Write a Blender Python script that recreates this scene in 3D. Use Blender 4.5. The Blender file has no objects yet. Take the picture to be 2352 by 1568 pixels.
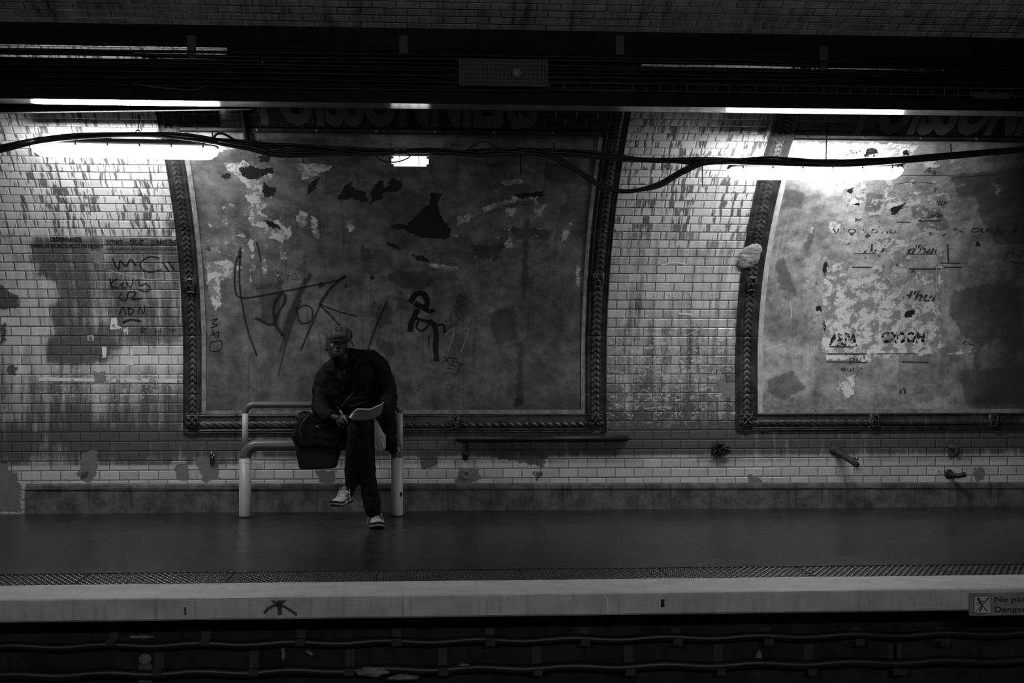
import bpy, bmesh, math, random
import numpy as np
from mathutils import Vector, Matrix, Euler, noise as mnoise

SC = bpy.context.scene
COL = SC.collection
R = math.radians
random.seed(7)

# ------------------------------------------------------------------ camera
F = 3267.0                      # focal length in pixels of the 2352 px wide frame
YAW = R(4.0)
PITCH = math.atan(46.0 / F)
CAM = Vector((0.0, -11.3, 1.18))
cam_d = bpy.data.cameras.new('camera')
cam = bpy.data.objects.new('camera', cam_d)
COL.objects.link(cam)
SC.camera = cam
cam_d.sensor_width = 36.0
cam_d.lens = 36.0 * F / 2352.0
cam_d.clip_start = 0.05
cam_d.clip_end = 100
cam.location = CAM
cam.rotation_euler = (math.pi / 2 + PITCH, 0, -YAW)

# ------------------------------------------------------------------ world, light, exposure
w = bpy.data.worlds.new('world')
SC.world = w
w.use_nodes = True
w.node_tree.nodes['Background'].inputs[0].default_value = (1, 1, 1, 1)
w.node_tree.nodes['Background'].inputs[1].default_value = 0.0025
SC.view_settings.view_transform = 'Standard'
SC.view_settings.look = 'None'
SC.view_settings.gamma = 1.0
SC.view_settings.use_curve_mapping = False
SC.view_settings.exposure = 0.0
TUBE = 48.0                     # radiance of the tube lamps


def area(name, loc, rot, sx, sy, power):
    l = bpy.data.lights.new(name, 'AREA')
    l.shape = 'RECTANGLE'
    l.size = sx
    l.size_y = sy
    l.energy = power
    o = bpy.data.objects.new(name, l)
    o.location = loc
    o.rotation_euler = rot
    COL.objects.link(o)
    return o


# the tube lamps that hang over the platform the picture was taken from (behind the camera)
for xx in (-2.2, 2.7):
    area('opposite_platform_lamp', (xx, -12.7, 2.9), (R(22), 0, 0), 1.2, 0.12, 88)

# ------------------------------------------------------------------ vault profile and pixel rays
A_, B_, Z0 = 7.0, 3.1, 1.15
_ph = np.linspace(0, math.pi, 4001)
_py = A_ * (1 - np.cos(_ph))
_pz = Z0 + B_ * np.sin(_ph)
_ps = Z0 + np.concatenate([[0], np.cumsum(np.hypot(np.diff(_py), np.diff(_pz)))])


def prof(s):
    """arc length -> distance from the wall foot plane, height, slope angle"""
    if s <= Z0:
        return 0.0, s, 0.0
    p = float(np.interp(s, _ps, _ph))
    d = A_ * (1 - math.cos(p))
    z = Z0 + B_ * math.sin(p)
    th = math.atan2(A_ * math.sin(p), B_ * math.cos(p))
    return d, z, th


def wp(X, s, off=0.0):
    d, z, th = prof(s)
    return Vector((X, -d - off * math.cos(th), z - off * math.sin(th)))


def d_of_z(z):
    if z <= Z0:
        return 0.0
    u = min((z - Z0) / B_, 0.9999)
    return A_ * (1 - math.sqrt(1 - u * u))


def s_of_z(z):
    if z <= Z0:
        return z
    u = min((z - Z0) / B_, 0.9999)
    return float(np.interp(math.asin(u), _ph, _ps))


_rot = Euler((math.pi / 2 + PITCH, 0, -YAW)).to_matrix()


def ray(px, py):
    return _rot @ Vector(((px - 1176) / F, -(py - 784) / F, -1.0))


def P(px, py, Y):
    """the point at distance Y from the wall foot seen at a place of the photo"""
    v = ray(px, py)
    t = (Y - CAM.y) / v.y
    return CAM + v * t


def W(px, py):
    """(X, s) on the vault for a place of the photo"""
    v = ray(px, py)
    lo, hi = (-4.0 - CAM.y) / v.y, (0.0 - CAM.y) / v.y
    for _ in range(40):
        m = (lo + hi) / 2
        q = CAM + v * m
        if q.y + d_of_z(q.z) < 0:
            lo = m
        else:
            hi = m
    q = CAM + v * lo
    return q.x, s_of_z(q.z)


def WL(pts):
    return [W(*p) for p in pts]


# ------------------------------------------------------------------ object helpers
def link(o, parent=None):
    COL.objects.link(o)
    if parent is not None:
        o.parent = parent
        o.matrix_parent_inverse = parent.matrix_world.inverted()
    return o


def tag(o, label=None, cat=None, group=None, kind=None):
    if label:
        o['label'] = label
    if cat:
        o['category'] = cat
    if group:
        o['group'] = group
    if kind:
        o['kind'] = kind
    return o


def thing(name, label, cat, loc=(0, 0, 0), group=None):
    o = bpy.data.objects.new(name, None)
    o.empty_display_size = 0.1
    o.location = loc
    COL.objects.link(o)
    o.matrix_world = Matrix.Translation(Vector(loc))
    tag(o, label, cat, group)
    return o


def mo(name, verts, faces, mat, parent=None, smooth=False):
    me = bpy.data.meshes.new(name)
    me.from_pydata([tuple(v) for v in verts], [], faces)
    me.update()
    if smooth:
        me.polygons.foreach_set('use_smooth', [True] * len(me.polygons))
    if mat:
        me.materials.append(mat)
    o = bpy.data.objects.new(name, me)
    return link(o, parent)


class MB:
    """collects shapes into one mesh"""

    def __init__(self):
        self.v, self.f = [], []

    def add(self, vs, fs):
        n = len(self.v)
        self.v += [Vector(v) for v in vs]
        self.f += [[i + n for i in f] for f in fs]
        return self

    def box(self, c, s, rot=None, bev=0.0):
        bm = bmesh.new()
        bmesh.ops.create_cube(bm, size=1)
        for v in bm.verts:
            v.co = Vector((v.co.x * s[0], v.co.y * s[1], v.co.z * s[2]))
        if bev:
            bmesh.ops.bevel(bm, geom=bm.edges[:], offset=bev, segments=2, affect='EDGES')
        M = Matrix.Translation(Vector(c))
        if rot:
            M = M @ Euler(rot).to_matrix().to_4x4()
        bm.verts.index_update()
        self.add([M @ v.co for v in bm.verts], [[v.index for v in f.verts] for f in bm.faces])
        bm.free()
        return self

    def tube(self, pts, r, n=10, smooth=0, caps=True, flat=None):
        pts = [Vector(p) for p in pts]
        rs = list(r) if isinstance(r, (list, tuple)) else [r] * len(pts)
        if smooth:
            pts, rs = catmull(pts, rs, smooth)
        t0 = (pts[1] - pts[0]).normalized()
        up = Vector((0, 0, 1)) if abs(t0.z) < 0.9 else Vector((1, 0, 0))
        a = t0.cross(up).normalized()
        vs, fs = [], []
        for i, p in enumerate(pts):
            t = (pts[min(i + 1, len(pts) - 1)] - pts[max(i - 1, 0)])
            t = t.normalized() if t.length > 1e-9 else t0
            a = (a - t * a.dot(t))
            a = a.normalized() if a.length > 1e-6 else t.orthogonal().normalized()
            b = t.cross(a)
            for k in range(n):
                an = 2 * math.pi * k / n
                vs.append(p + (a * math.cos(an) + b * math.sin(an) * (flat or 1)) * rs[i])
        for i in range(len(pts) - 1):
            for k in range(n):
                k2 = (k + 1) % n
                fs.append([i * n + k, i * n + k2, (i + 1) * n + k2, (i + 1) * n + k])
        if caps:
            fs.append(list(range(n))[::-1])
            fs.append([(len(pts) - 1) * n + k for k in range(n)])
        return self.add(vs, fs)

    def ell(self, c, r, rot=None, n=14, m=10):
        vs, fs = [], []
        M = Euler(rot).to_matrix() if rot is not None and not isinstance(rot, Matrix) else (rot or Matrix.Identity(3))
        r = (r, r, r) if isinstance(r, (int, float)) else r
        c = Vector(c)
        vs.append(c + M @ Vector((0, 0, r[2])))
        for j in range(1, m):
            th = math.pi * j / m
            for k in range(n):
                an = 2 * math.pi * k / n
                vs.append(c + M @ Vector((r[0] * math.sin(th) * math.cos(an), r[1] * math.sin(th) * math.sin(an), r[2] * math.cos(th))))
        vs.append(c + M @ Vector((0, 0, -r[2])))
        for k in range(n):
            fs.append([0, 1 + k, 1 + (k + 1) % n])
            fs.append([len(vs) - 1, 1 + (m - 2) * n + (k + 1) % n, 1 + (m - 2) * n + k])
        for j in range(m - 2):
            for k in range(n):
                k2 = (k + 1) % n
                fs.append([1 + j * n + k, 1 + (j + 1) * n + k, 1 + (j + 1) * n + k2, 1 + j * n + k2])
        return self.add(vs, fs)

    def limb(self, pts):
        """rounded tapering chain: [(point, radius), ...]"""
        for (p, r), (q, s) in zip(pts, pts[1:]):
            p, q = Vector(p), Vector(q)
            self.tube([p, q], [r, s], n=14)
        for p, r in pts:
            self.ell(p, r)
        return self

    def build(self, name, mat, parent=None, smooth=False):
        return mo(name, self.v, self.f, mat, parent, smooth)


def catmull(pts, rs, k):
    out, ro = [], []
    n = len(pts)
    for i in range(n - 1):
        p0, p1, p2, p3 = pts[max(i - 1, 0)], pts[i], pts[i + 1], pts[min(i + 2, n - 1)]
        for j in range(k):
            t = j / k
            out.append(0.5 * ((2 * p1) + (p2 - p0) * t + (2 * p0 - 5 * p1 + 4 * p2 - p3) * t * t + (3 * p1 - p0 - 3 * p2 + p3) * t ** 3))
            ro.append(rs[i] * (1 - t) + rs[i + 1] * t)
    out.append(pts[-1])
    ro.append(rs[-1])
    return out, ro


def remesh(mb, name, mat, parent, voxel, sm=4, disp=0.0, dscale=8.0, fac=0.5):
    """melts the collected shapes into one continuous skin"""
    o = mb.build(name + '_raw', None)
    m = o.modifiers.new('r', 'REMESH')
    m.mode = 'VOXEL'
    m.voxel_size = voxel
    m2 = o.modifiers.new('s', 'SMOOTH')
    m2.iterations = sm
    m2.factor = fac
    dg = bpy.context.evaluated_depsgraph_get()
    dg.update()
    me = bpy.data.meshes.new_from_object(o.evaluated_get(dg))
    bpy.data.objects.remove(o)
    if disp:
        co = [v.co.copy() for v in me.vertices]
        no = [v.normal.copy() for v in me.vertices]
        for v, c, nn in zip(me.vertices, co, no):
            q = Vector((c.x * dscale, c.y * dscale, c.z * dscale * 1.6))
            k = 1 - abs(mnoise.noise(q)) * 2.4 + 0.4 * mnoise.noise(q * 2.3)
            v.co = c + nn * (k * disp)
    me.name = name
    me.materials.clear()
    me.materials.append(mat)
    me.polygons.foreach_set('use_smooth', [True] * len(me.polygons))
    return link(bpy.data.objects.new(name, me), parent)


# ------------------------------------------------------------------ node helpers
class NT:
    def __init__(self, name):
        self.m = bpy.data.materials.new(name)
        self.m.use_nodes = True
        self.t = self.m.node_tree
        self.b = self.t.nodes['Principled BSDF']
        self.out = self.t.nodes['Material Output']

    def n(self, typ, **kw):
        nd = self.t.nodes.new(typ)
        for k, v in kw.items():
            setattr(nd, k, v)
        return nd

    def put(self, sock, val):
        if hasattr(val, 'links'):
            self.t.links.new(val, sock)
        elif val is not None:
            if isinstance(val, (int, float)) and sock.type == 'RGBA':
                val = (val, val, val, 1)
            sock.default_value = val

    def math(self, op, a, b=None, c=None, clamp=False):
        nd = self.n('ShaderNodeMath', operation=op, use_clamp=clamp)
        self.put(nd.inputs[0], a)
        if b is not None:
            self.put(nd.inputs[1], b)
        if c is not None:
            self.put(nd.inputs[2], c)
        return nd.outputs[0]

    def mix(self, f, a, b):
        nd = self.n('ShaderNodeMix', data_type='FLOAT', clamp_factor=True)
        self.put(nd.inputs['Factor'], f)
        self.put(nd.inputs[2], a)
        self.put(nd.inputs[3], b)
        return nd.outputs[0]

    def step(self, v, lo, hi, a=0.0, b=1.0):
        nd = self.n('ShaderNodeMapRange', interpolation_type='SMOOTHSTEP')
        self.put(nd.inputs['Value'], v)
        nd.inputs['From Min'].default_value = lo
        nd.inputs['From Max'].default_value = hi
        nd.inputs['To Min'].default_value = a
        nd.inputs['To Max'].default_value = b
        return nd.outputs[0]

    def noise(self, vec, scale, detail=4, rough=0.55, dist=0.0):
        nd = self.n('ShaderNodeTexNoise')
        self.put(nd.inputs['Vector'], vec)
        nd.inputs['Scale'].default_value = scale
        nd.inputs['Detail'].default_value = detail
        nd.inputs['Roughness'].default_value = rough
        nd.inputs['Distortion'].default_value = dist
        return nd.outputs['Fac']

    def vec(self, x, y, z=0.0):
        nd = self.n('ShaderNodeCombineXYZ')
        self.put(nd.inputs[0], x)
        self.put(nd.inputs[1], y)
        self.put(nd.inputs[2], z)
        return nd.outputs[0]

    def uv(self):
        nd = self.n('ShaderNodeUVMap', uv_map='uv')
        s = self.n('ShaderNodeSeparateXYZ')
        self.t.links.new(nd.outputs[0], s.inputs[0])
        return nd.outputs[0], s.outputs[0], s.outputs[1]

    def attr(self, name):
        return self.n('ShaderNodeAttribute', attribute_name=name).outputs['Fac']

    def bump(self, h, dist, strength=1.0):
        nd = self.n('ShaderNodeBump')
        nd.inputs['Distance'].default_value = dist
        nd.inputs['Strength'].default_value = strength
        self.put(nd.inputs['Height'], h)
        self.t.links.new(nd.outputs[0], self.b.inputs['Normal'])

    def fin(self, col, rough, metal=0.0, spec=0.5):
        self.put(self.b.inputs['Base Color'], col)
        self.put(self.b.inputs['Roughness'], rough)
        self.put(self.b.inputs['Metallic'], metal)
        self.put(self.b.inputs['Specular IOR Level'], spec)
        return self.m


def simple(name, c, rough=0.6, metal=0.0, var=0.25, scale=12.0, bump=0.0, spec=0.5, lo=None):
    N = NT(name)
    tc = N.n('ShaderNodeTexCoord').outputs['Object']
    n = N.noise(tc, scale, 5, 0.6)
    c0 = lo if lo is not None else c * (1 - var)
    v = N.step(n, 0.3, 0.7, c0, c * (1 + var * 0.5))
    if bump:
        N.bump(N.noise(tc, scale * 4, 5, 0.6), bump)
    return N.fin(N.vec(v, v, v), rough, metal, spec)


def grey(N, v):
    return N.vec(v, v, v)


def tile_nodes(N, u, v, uo, vo, w=0.15, h=0.075, mort=0.0023, bev=0.008):
    """bevelled metro tile in running bond; returns height 0..1, mortar mask, per-tile random, second random"""
    vv = N.math('DIVIDE', N.math('SUBTRACT', v, vo), h)
    row = N.math('FLOOR', vv)
    fv = N.math('SUBTRACT', vv, row)
    odd = N.math('MULTIPLY', N.math('FLOORED_MODULO', row, 2.0), 0.5)
    uu = N.math('ADD', N.math('DIVIDE', N.math('SUBTRACT', u, uo), w), odd)
    colm = N.math('FLOOR', uu)
    fu = N.math('SUBTRACT', uu, colm)
    du = N.math('MULTIPLY', N.math('MINIMUM', fu, N.math('SUBTRACT', 1.0, fu)), w)
    dv = N.math('MULTIPLY', N.math('MINIMUM', fv, N.math('SUBTRACT', 1.0, fv)), h)
    d = N.math('MINIMUM', du, dv)
    nd = N.n('ShaderNodeMapRange')
    N.put(nd.inputs['Value'], d)
    nd.inputs['From Min'].default_value = mort
    nd.inputs['From Max'].default_value = bev
    height = nd.outputs[0]
    mortar = N.step(d, mort * 0.6, mort * 1.5, 1.0, 0.0)
    wn = N.n('ShaderNodeTexWhiteNoise', noise_dimensions='2D')
    N.put(wn.inputs['Vector'], N.vec(colm, row))
    sep = N.n('ShaderNodeSeparateColor')
    N.t.links.new(wn.outputs['Color'], sep.inputs[0])
    return height, mortar, sep.outputs[0], sep.outputs[1]


def mat_tiles():
    N = NT('glazed_tiles')
    uv, u, v = N.uv()
    h, mortar, r1, r2 = tile_nodes(N, u, v, UOFF, 0.028)
    grime, streak, bare, dark, scr_glint, fresh = [N.attr(a) for a in ('grime', 'streak', 'bare', 'dark', 'scratch', 'fresh')]
    base = N.mix(r1, 0.60, 0.74)
    # rusty runs that start at the joint above each tile
    jit = N.math('MULTIPLY', r2, 3.0)
    sv = N.vec(N.math('ADD', N.math('MULTIPLY', u, 28.0), N.math('MULTIPLY', N.noise(uv, 6.0, 2), 0.9)), N.math('ADD', N.math('MULTIPLY', v, 3.2), N.math('MULTIPLY', jit, 1.6)))
    st = N.noise(sv, 1.0, 3, 0.6)
    st2 = N.noise(N.vec(N.math('MULTIPLY', u, 7.0), N.math('MULTIPLY', v, 1.0)), 1.0, 3, 0.5)
    k = N.math('ADD', N.math('MULTIPLY', st, 0.8), N.math('MULTIPLY', st2, 0.20))
    smask = N.math('MULTIPLY', N.step(k, 0.510, 0.575), streak, clamp=True)
    col = N.mix(N.math('MULTIPLY', smask, N.mix(st2, 0.75, 1.0)), base, 0.075)
    # general soot: vertical streaks + cloudy noise, thresholded by the painted-in amount of grime
    cl = N.noise(uv, 3.2, 8, 0.62)
    vs = N.noise(N.vec(N.math('MULTIPLY', u, 16.0), N.math('MULTIPLY', v, 1.4)), 1.0, 5, 0.6)
    fine = N.noise(uv, 60.0, 4, 0.7)
    g = N.math('ADD', N.math('MULTIPLY', cl, 0.35), N.math('MULTIPLY', vs, 0.65))
    gg = N.math('ADD', N.math('MULTIPLY', N.math('SUBTRACT', g, 0.5), 2.6), grime)
    gg = N.math('ADD', gg, N.math('MULTIPLY', N.math('SUBTRACT', fine, 0.5), 0.45))
    gm = N.math('ADD', gg, N.math('MULTIPLY', N.math('SUBTRACT', r2, 0.5), 0.16))
    gm = N.step(gm, 0.10, 1.0)
    col = N.mix(N.math('MULTIPLY', gm, 0.93), col, 0.05)
    # pale scratches and wiped streaks, with glaze highlights painted in
    s1 = N.noise(N.vec(N.math('ADD', N.math('MULTIPLY', u, 14.0), N.math('MULTIPLY', r1, 40.0)), N.math('MULTIPLY', v, 22.0), N.math('MULTIPLY', r2, 20.0)), 1.0, 5, 0.75, 1.6)
    sm = N.math('MULTIPLY', N.step(s1, 0.535, 0.585), scr_glint, clamp=True)
    edge = N.math('MULTIPLY', N.step(h, 0.9, 0.3), N.step(N.noise(uv, 7.0, 4), 0.5, 0.62))  # highlight on the glazed bevels, painted as pale colour
    sm = N.math('MAXIMUM', sm, N.math('MULTIPLY', N.math('MULTIPLY', edge, scr_glint), 0.8))
    col = N.mix(N.math('MULTIPLY', sm, 0.75), col, 0.72)
    # repainted pale rows at the foot
    sp = N.step(N.noise(uv, 70.0, 3, 0.6), 0.66, 0.72)
    fcol = N.mix(sp, N.mix(r1, 0.52, 0.68), 0.10)
    col = N.mix(fresh, col, fcol)
    mcol = N.mix(fresh, N.mix(streak, 0.055, 0.14), 0.16)
    col = N.mix(N.math('MULTIPLY', mortar, 0.9), col, mcol)
    # patches of grey plaster and black holes, ragged edges
    rag = N.math('SUBTRACT', N.noise(uv, 22.0, 7, 0.66), 0.5)
    bm_ = N.step(N.math('ADD', bare, N.math('MULTIPLY', rag, 0.10)), 0.004, -0.004)
    pl = N.mix(N.noise(uv, 30.0, 6, 0.7), 0.10, 0.32)
    col = N.mix(bm_, col, pl)
    dm = N.step(N.math('ADD', dark, N.math('MULTIPLY', rag, 0.12)), 0.006, -0.006)
    dc = N.mix(N.noise(uv, 25.0, 6, 0.7), 0.02, 0.09)
    col = N.mix(N.math('MULTIPLY', dm, 0.9), col, dc)
    hh = N.math('MULTIPLY', h, N.math('SUBTRACT', 1.0, bm_))
    hh = N.math('ADD', hh, N.math('MULTIPLY', N.noise(uv, 26.0, 2), 0.10))
    N.bump(hh, 0.0036)
    rough = N.mix(N.math('MAXIMUM', N.math('MAXIMUM', gm, bm_), mortar), 0.13, 0.62)
    return N.fin(grey(N, col), rough, 0, 0.5)


def mat_plaster(name, a, b, lightc, spots):
    """old plaster and glue of an empty billboard with torn paper"""
    N = NT(name)
    uv, u, v = N.uv()
    li, da, mi, fl, so = [N.attr(q) for q in ('light', 'dark', 'mid', 'flake', 'soot_shade')]
    n1 = N.noise(uv, 2.3, 9, 0.62, 0.3)
    n2 = N.noise(uv, 9.0, 8, 0.66)
    n3 = N.noise(uv, 90.0, 3, 0.7)
    base = N.mix(N.step(n1, 0.36, 0.64), a, b)
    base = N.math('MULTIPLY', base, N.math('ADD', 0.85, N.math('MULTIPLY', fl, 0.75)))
    base = N.math('MULTIPLY', base, N.step(n2, 0.25, 0.72, 0.50, 1.30))
    base = N.math('MULTIPLY', base, N.math('ADD', 0.8, N.math('MULTIPLY', n3, 0.4)))
    vs = N.noise(N.vec(N.math('MULTIPLY', u, 26.0), N.math('MULTIPLY', v, 1.1)), 1.0, 5, 0.6)
    base = N.mix(N.math('MULTIPLY', N.step(vs, 0.52, 0.72), spots), base, a * 0.45)
    bl = N.noise(N.vec(u, v, 2.2), 4.2, 10, 0.72)
    base = N.mix(N.step(bl, 0.53, 0.68), base, N.math('MULTIPLY', base, 0.60))
    base = N.mix(N.step(bl, 0.44, 0.34), base, N.math('MULTIPLY', base, 1.3))
    rag = N.math('SUBTRACT', N.noise(uv, 15.0, 12, 0.73), 0.5)
    rag2 = N.math('SUBTRACT', N.noise(N.vec(u, v, 7.3), 30.0, 7, 0.7), 0.5)
    # darker soft blotches
    mm = N.step(N.math('ADD', mi, N.math('MULTIPLY', rag, 0.12)), 0.012, -0.012)
    base = N.mix(N.math('MULTIPLY', mm, 0.62), base, a * 0.25)
    # scattered flakes of paper left by the scraper
    f = N.noise(N.vec(u, v, 3.1), 11.0, 12, 0.72)
    f = N.math('ADD', f, N.math('MULTIPLY', fl, 0.20))
    fm = N.step(f, 0.735, 0.75)
    col = N.mix(fm, base, N.mix(n2, lightc * 0.7, lightc))
    f2 = N.noise(N.vec(u, v, 9.1), 8.0, 12, 0.7)
    f2m = N.step(N.math('ADD', f2, N.math('MULTIPLY', fl, 0.14)), 0.735, 0.75)
    col = N.mix(f2m, col, a * 0.35)
    lm = N.step(N.math('ADD', li, N.math('MULTIPLY', rag, 0.15)), 0.002, -0.002)
    lc = N.mix(N.step(N.noise(N.vec(u, v, 5.5), 10.0, 12, 0.74, 0.2), 0.46, 0.53), lightc * 0.42, lightc * 1.05)
    col = N.mix(lm, col, lc)
    dm = N.step(N.math('ADD', da, N.math('MULTIPLY', rag2, 0.085)), 0.0015, -0.0015)
    col = N.mix(dm, col, N.mix(n3, 0.012, 0.03))
    # soot, plus light falloff darkened into the colour
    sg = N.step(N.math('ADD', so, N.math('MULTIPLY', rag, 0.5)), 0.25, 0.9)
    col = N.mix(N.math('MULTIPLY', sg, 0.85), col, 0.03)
    h = N.math('ADD', N.math('MULTIPLY', lm, 0.6), N.math('MULTIPLY', fm, 0.5))
    h = N.math('SUBTRACT', h, N.math('MULTIPLY', dm, 0.6))
    h = N.math('ADD', h, N.math('MULTIPLY', n2, 1.1))
    h = N.math('ADD', h, N.math('MULTIPLY', n3, 0.10))
    N.bump(h, 0.004)
    return N.fin(grey(N, col), 0.62, 0, 0.35)


def mat_frame():
    N = NT('frame_ceramic')
    tc = N.n('ShaderNodeTexCoord').outputs['Object']
    n = N.noise(tc, 9.0, 7, 0.65)
    n2 = N.noise(tc, 70.0, 4, 0.7)
    c = N.mix(N.step(n, 0.35, 0.7), 0.020, 0.065)
    c = N.mix(N.step(n2, 0.68, 0.76), c, 0.22)
    N.bump(n2, 0.001)
    return N.fin(grey(N, c), 0.38, 0, 0.5)


def mat_floor():
    N = NT('worn_asphalt')
    tc = N.n('ShaderNodeTexCoord').outputs['Object']
    s = N.n('ShaderNodeSeparateXYZ')
    N.t.links.new(tc, s.inputs[0])
    x, y = s.outputs[0], s.outputs[1]
    n = N.noise(tc, 1.6, 7, 0.6)
    st = N.noise(N.vec(N.math('MULTIPLY', x, 2.0), N.math('MULTIPLY', y, 30.0)), 1.0, 6, 0.6)
    f = N.noise(tc, 160.0, 2, 0.6)
    c = N.mix(N.step(n, 0.3, 0.7), 0.016, 0.028)
    c = N.math('MULTIPLY', c, N.math('ADD', 0.6, N.math('MULTIPLY', st, 0.8)))
    sp = N.step(N.noise(N.vec(N.math('MULTIPLY', x, 9.0), N.math('MULTIPLY', y, 60.0), 4.0), 1.0, 3, 0.6), 0.78, 0.8)
    c = N.mix(sp, c, 0.22)
    c = N.mix(N.step(f, 0.3, 0.9), c, N.math('MULTIPLY', c, 1.5))
    h = N.math('ADD', N.math('MULTIPLY', n, 1.0), N.math('MULTIPLY', f, 0.05))
    N.bump(N.math('ADD', h, N.math('MULTIPLY', st, 0.12)), 0.003, 0.5)
    return N.fin(grey(N, c), N.mix(n, 0.20, 0.36), 0, 0.42)


def mat_concrete(name, a, b, streaks=0.5, rough=0.8, sc=6.0, drip=True):
    N = NT(name)
    tc = N.n('ShaderNodeTexCoord').outputs['Object']
    s = N.n('ShaderNodeSeparateXYZ')
    N.t.links.new(tc, s.inputs[0])
    x, y, z = s.outputs
    n = N.noise(tc, sc, 9, 0.65)
    f = N.noise(tc, 70.0, 4, 0.7)
    c = N.mix(N.step(n, 0.3, 0.7), a, b)
    vs = N.noise(N.vec(N.math('MULTIPLY', x, 30.0), N.math('MULTIPLY', z, 2.0), y), 1.0, 4, 0.6)
    c = N.mix(N.math('MULTIPLY', N.step(vs, 0.5, 0.75), streaks), c, a * 0.35)
    c = N.mix(N.step(f, 0.64, 0.72), c, a * 0.4)
    h = N.math('ADD', N.math('MULTIPLY', n, 1.0), N.math('MULTIPLY', f, 0.25))
    N.bump(h, 0.006)
    return N.fin(grey(N, c), rough, 0, 0.3)


def mat_emit(name, strength):
    N = NT(name)
    N.fin((0.8, 0.8, 0.8, 1), 0.3)
    N.b.inputs['Emission Color'].default_value = (1, 1, 1, 1)
    N.b.inputs['Emission Strength'].default_value = strength
    return N.m


def mat_worn_paint(name, c, rust, sc=14.0, rough=0.4, amount=0.62):
    N = NT(name)
    tc = N.n('ShaderNodeTexCoord').outputs['Object']
    f = N.noise(tc, sc * 5, 4, 0.75)
    n = N.noise(tc, sc, 5, 0.6)
    k = N.math('ADD', N.math('MULTIPLY', f, 0.6), N.math('MULTIPLY', n, 0.4))
    m = N.step(k, amount - 0.03, amount)
    col = N.mix(m, N.mix(n, c * 0.8, c * 1.1), rust)
    N.bump(m, -0.0006)
    return N.fin(grey(N, col), N.mix(m, rough, 0.8), 0, 0.5)


def mat_spray(name, c, soft=True, alpha=0.95):
    """paint: coverage fades at the edges of the stroke (uv.y 0..1 across)"""
    N = NT(name)
    uv, u, v = N.uv()
    e = N.math('SUBTRACT', 1.0, N.math('ABSOLUTE', N.math('SUBTRACT', N.math('MULTIPLY', v, 2.0), 1.0)))
    tc = N.n('ShaderNodeTexCoord').outputs['Object']
    n = N.noise(tc, 45.0, 6, 0.7)
    if soft:
        a = N.step(N.math('ADD', e, N.math('MULTIPLY', N.math('SUBTRACT', n, 0.5), 0.7)), 0.05, 0.75, 0, alpha)
    else:
        a = N.step(N.math('ADD', e, N.math('MULTIPLY', N.math('SUBTRACT', n, 0.5), 0.9)), 0.12, 0.2, 0, alpha)
    N.put(N.b.inputs['Alpha'], a)
    return N.fin((c, c, c, 1), 0.6, 0, 0.3)


def mat_lettering(name, c, wear=0.52, sc=24.0):
    N = NT(name)
    tc = N.n('ShaderNodeTexCoord').outputs['Object']
    n = N.noise(tc, sc, 8, 0.7)
    N.put(N.b.inputs['Alpha'], N.step(n, wear, wear - 0.04))
    return N.fin((c, c, c, 1), 0.55, 0, 0.3)


def mat_plaid():
    N = NT('cap_plaid_wool')
    tc = N.n('ShaderNodeTexCoord').outputs['Object']
    s = N.n('ShaderNodeSeparateXYZ')
    N.t.links.new(tc, s.inputs[0])
    y2 = N.math('ADD', s.outputs[2], N.math('MULTIPLY', s.outputs[1], -0.8))

    def band(v, p, wd):
        f = N.math('FRACT', N.math('MULTIPLY', v, 1 / p))
        return N.step(N.math('ABSOLUTE', N.math('SUBTRACT', f, 0.5)), wd, wd * 0.6)
    a = N.math('ADD', band(s.outputs[0], 0.036, 0.11), band(y2, 0.036, 0.11))
    b = N.math('ADD', band(N.math('ADD', s.outputs[0], 0.012), 0.036, 0.05), band(N.math('ADD', y2, 0.012), 0.036, 0.05))
    c = N.math('SUBTRACT', 0.075, N.math('MULTIPLY', a, 0.026))
    c = N.math('ADD', c, N.math('MULTIPLY', b, 0.03))
    N.bump(N.noise(tc, 400.0, 2), 0.001)
    return N.fin(grey(N, c), 0.9, 0, 0.2)


# ------------------------------------------------------------------ surface grids with painted-in masks
def poly_sdf(X, S, poly):
    """signed distance (negative inside) of grid points to a polygon"""
    n = len(poly)
    dmin = np.full(X.shape, 1e9)
    inside = np.zeros(X.shape, bool)
    for i in range(n):
        x1, y1 = poly[i]
        x2, y2 = poly[(i + 1) % n]
        dx, dy = x2 - x1, y2 - y1
        L = dx * dx + dy * dy + 1e-12
        t = np.clip(((X - x1) * dx + (S - y1) * dy) / L, 0, 1)
        dmin = np.minimum(dmin, np.hypot(X - x1 - t * dx, S - y1 - t * dy))
        c = ((y1 > S) != (y2 > S)) & (X < (x2 - x1) * (S - y1) / (y2 - y1 + 1e-12) + x1)
        inside ^= c
    return np.where(inside, -dmin, dmin)


def sdf_union(X, S, polys):
    d = np.full(X.shape, 0.2)
    for p in polys:
        d = np.minimum(d, poly_sdf(X, S, WL(p)))
    return np.clip(d, -0.08, 0.2)


def ss(v, a, b):
    t = np.clip((v - a) / (b - a), 0, 1)
    return t * t * (3 - 2 * t)


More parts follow.
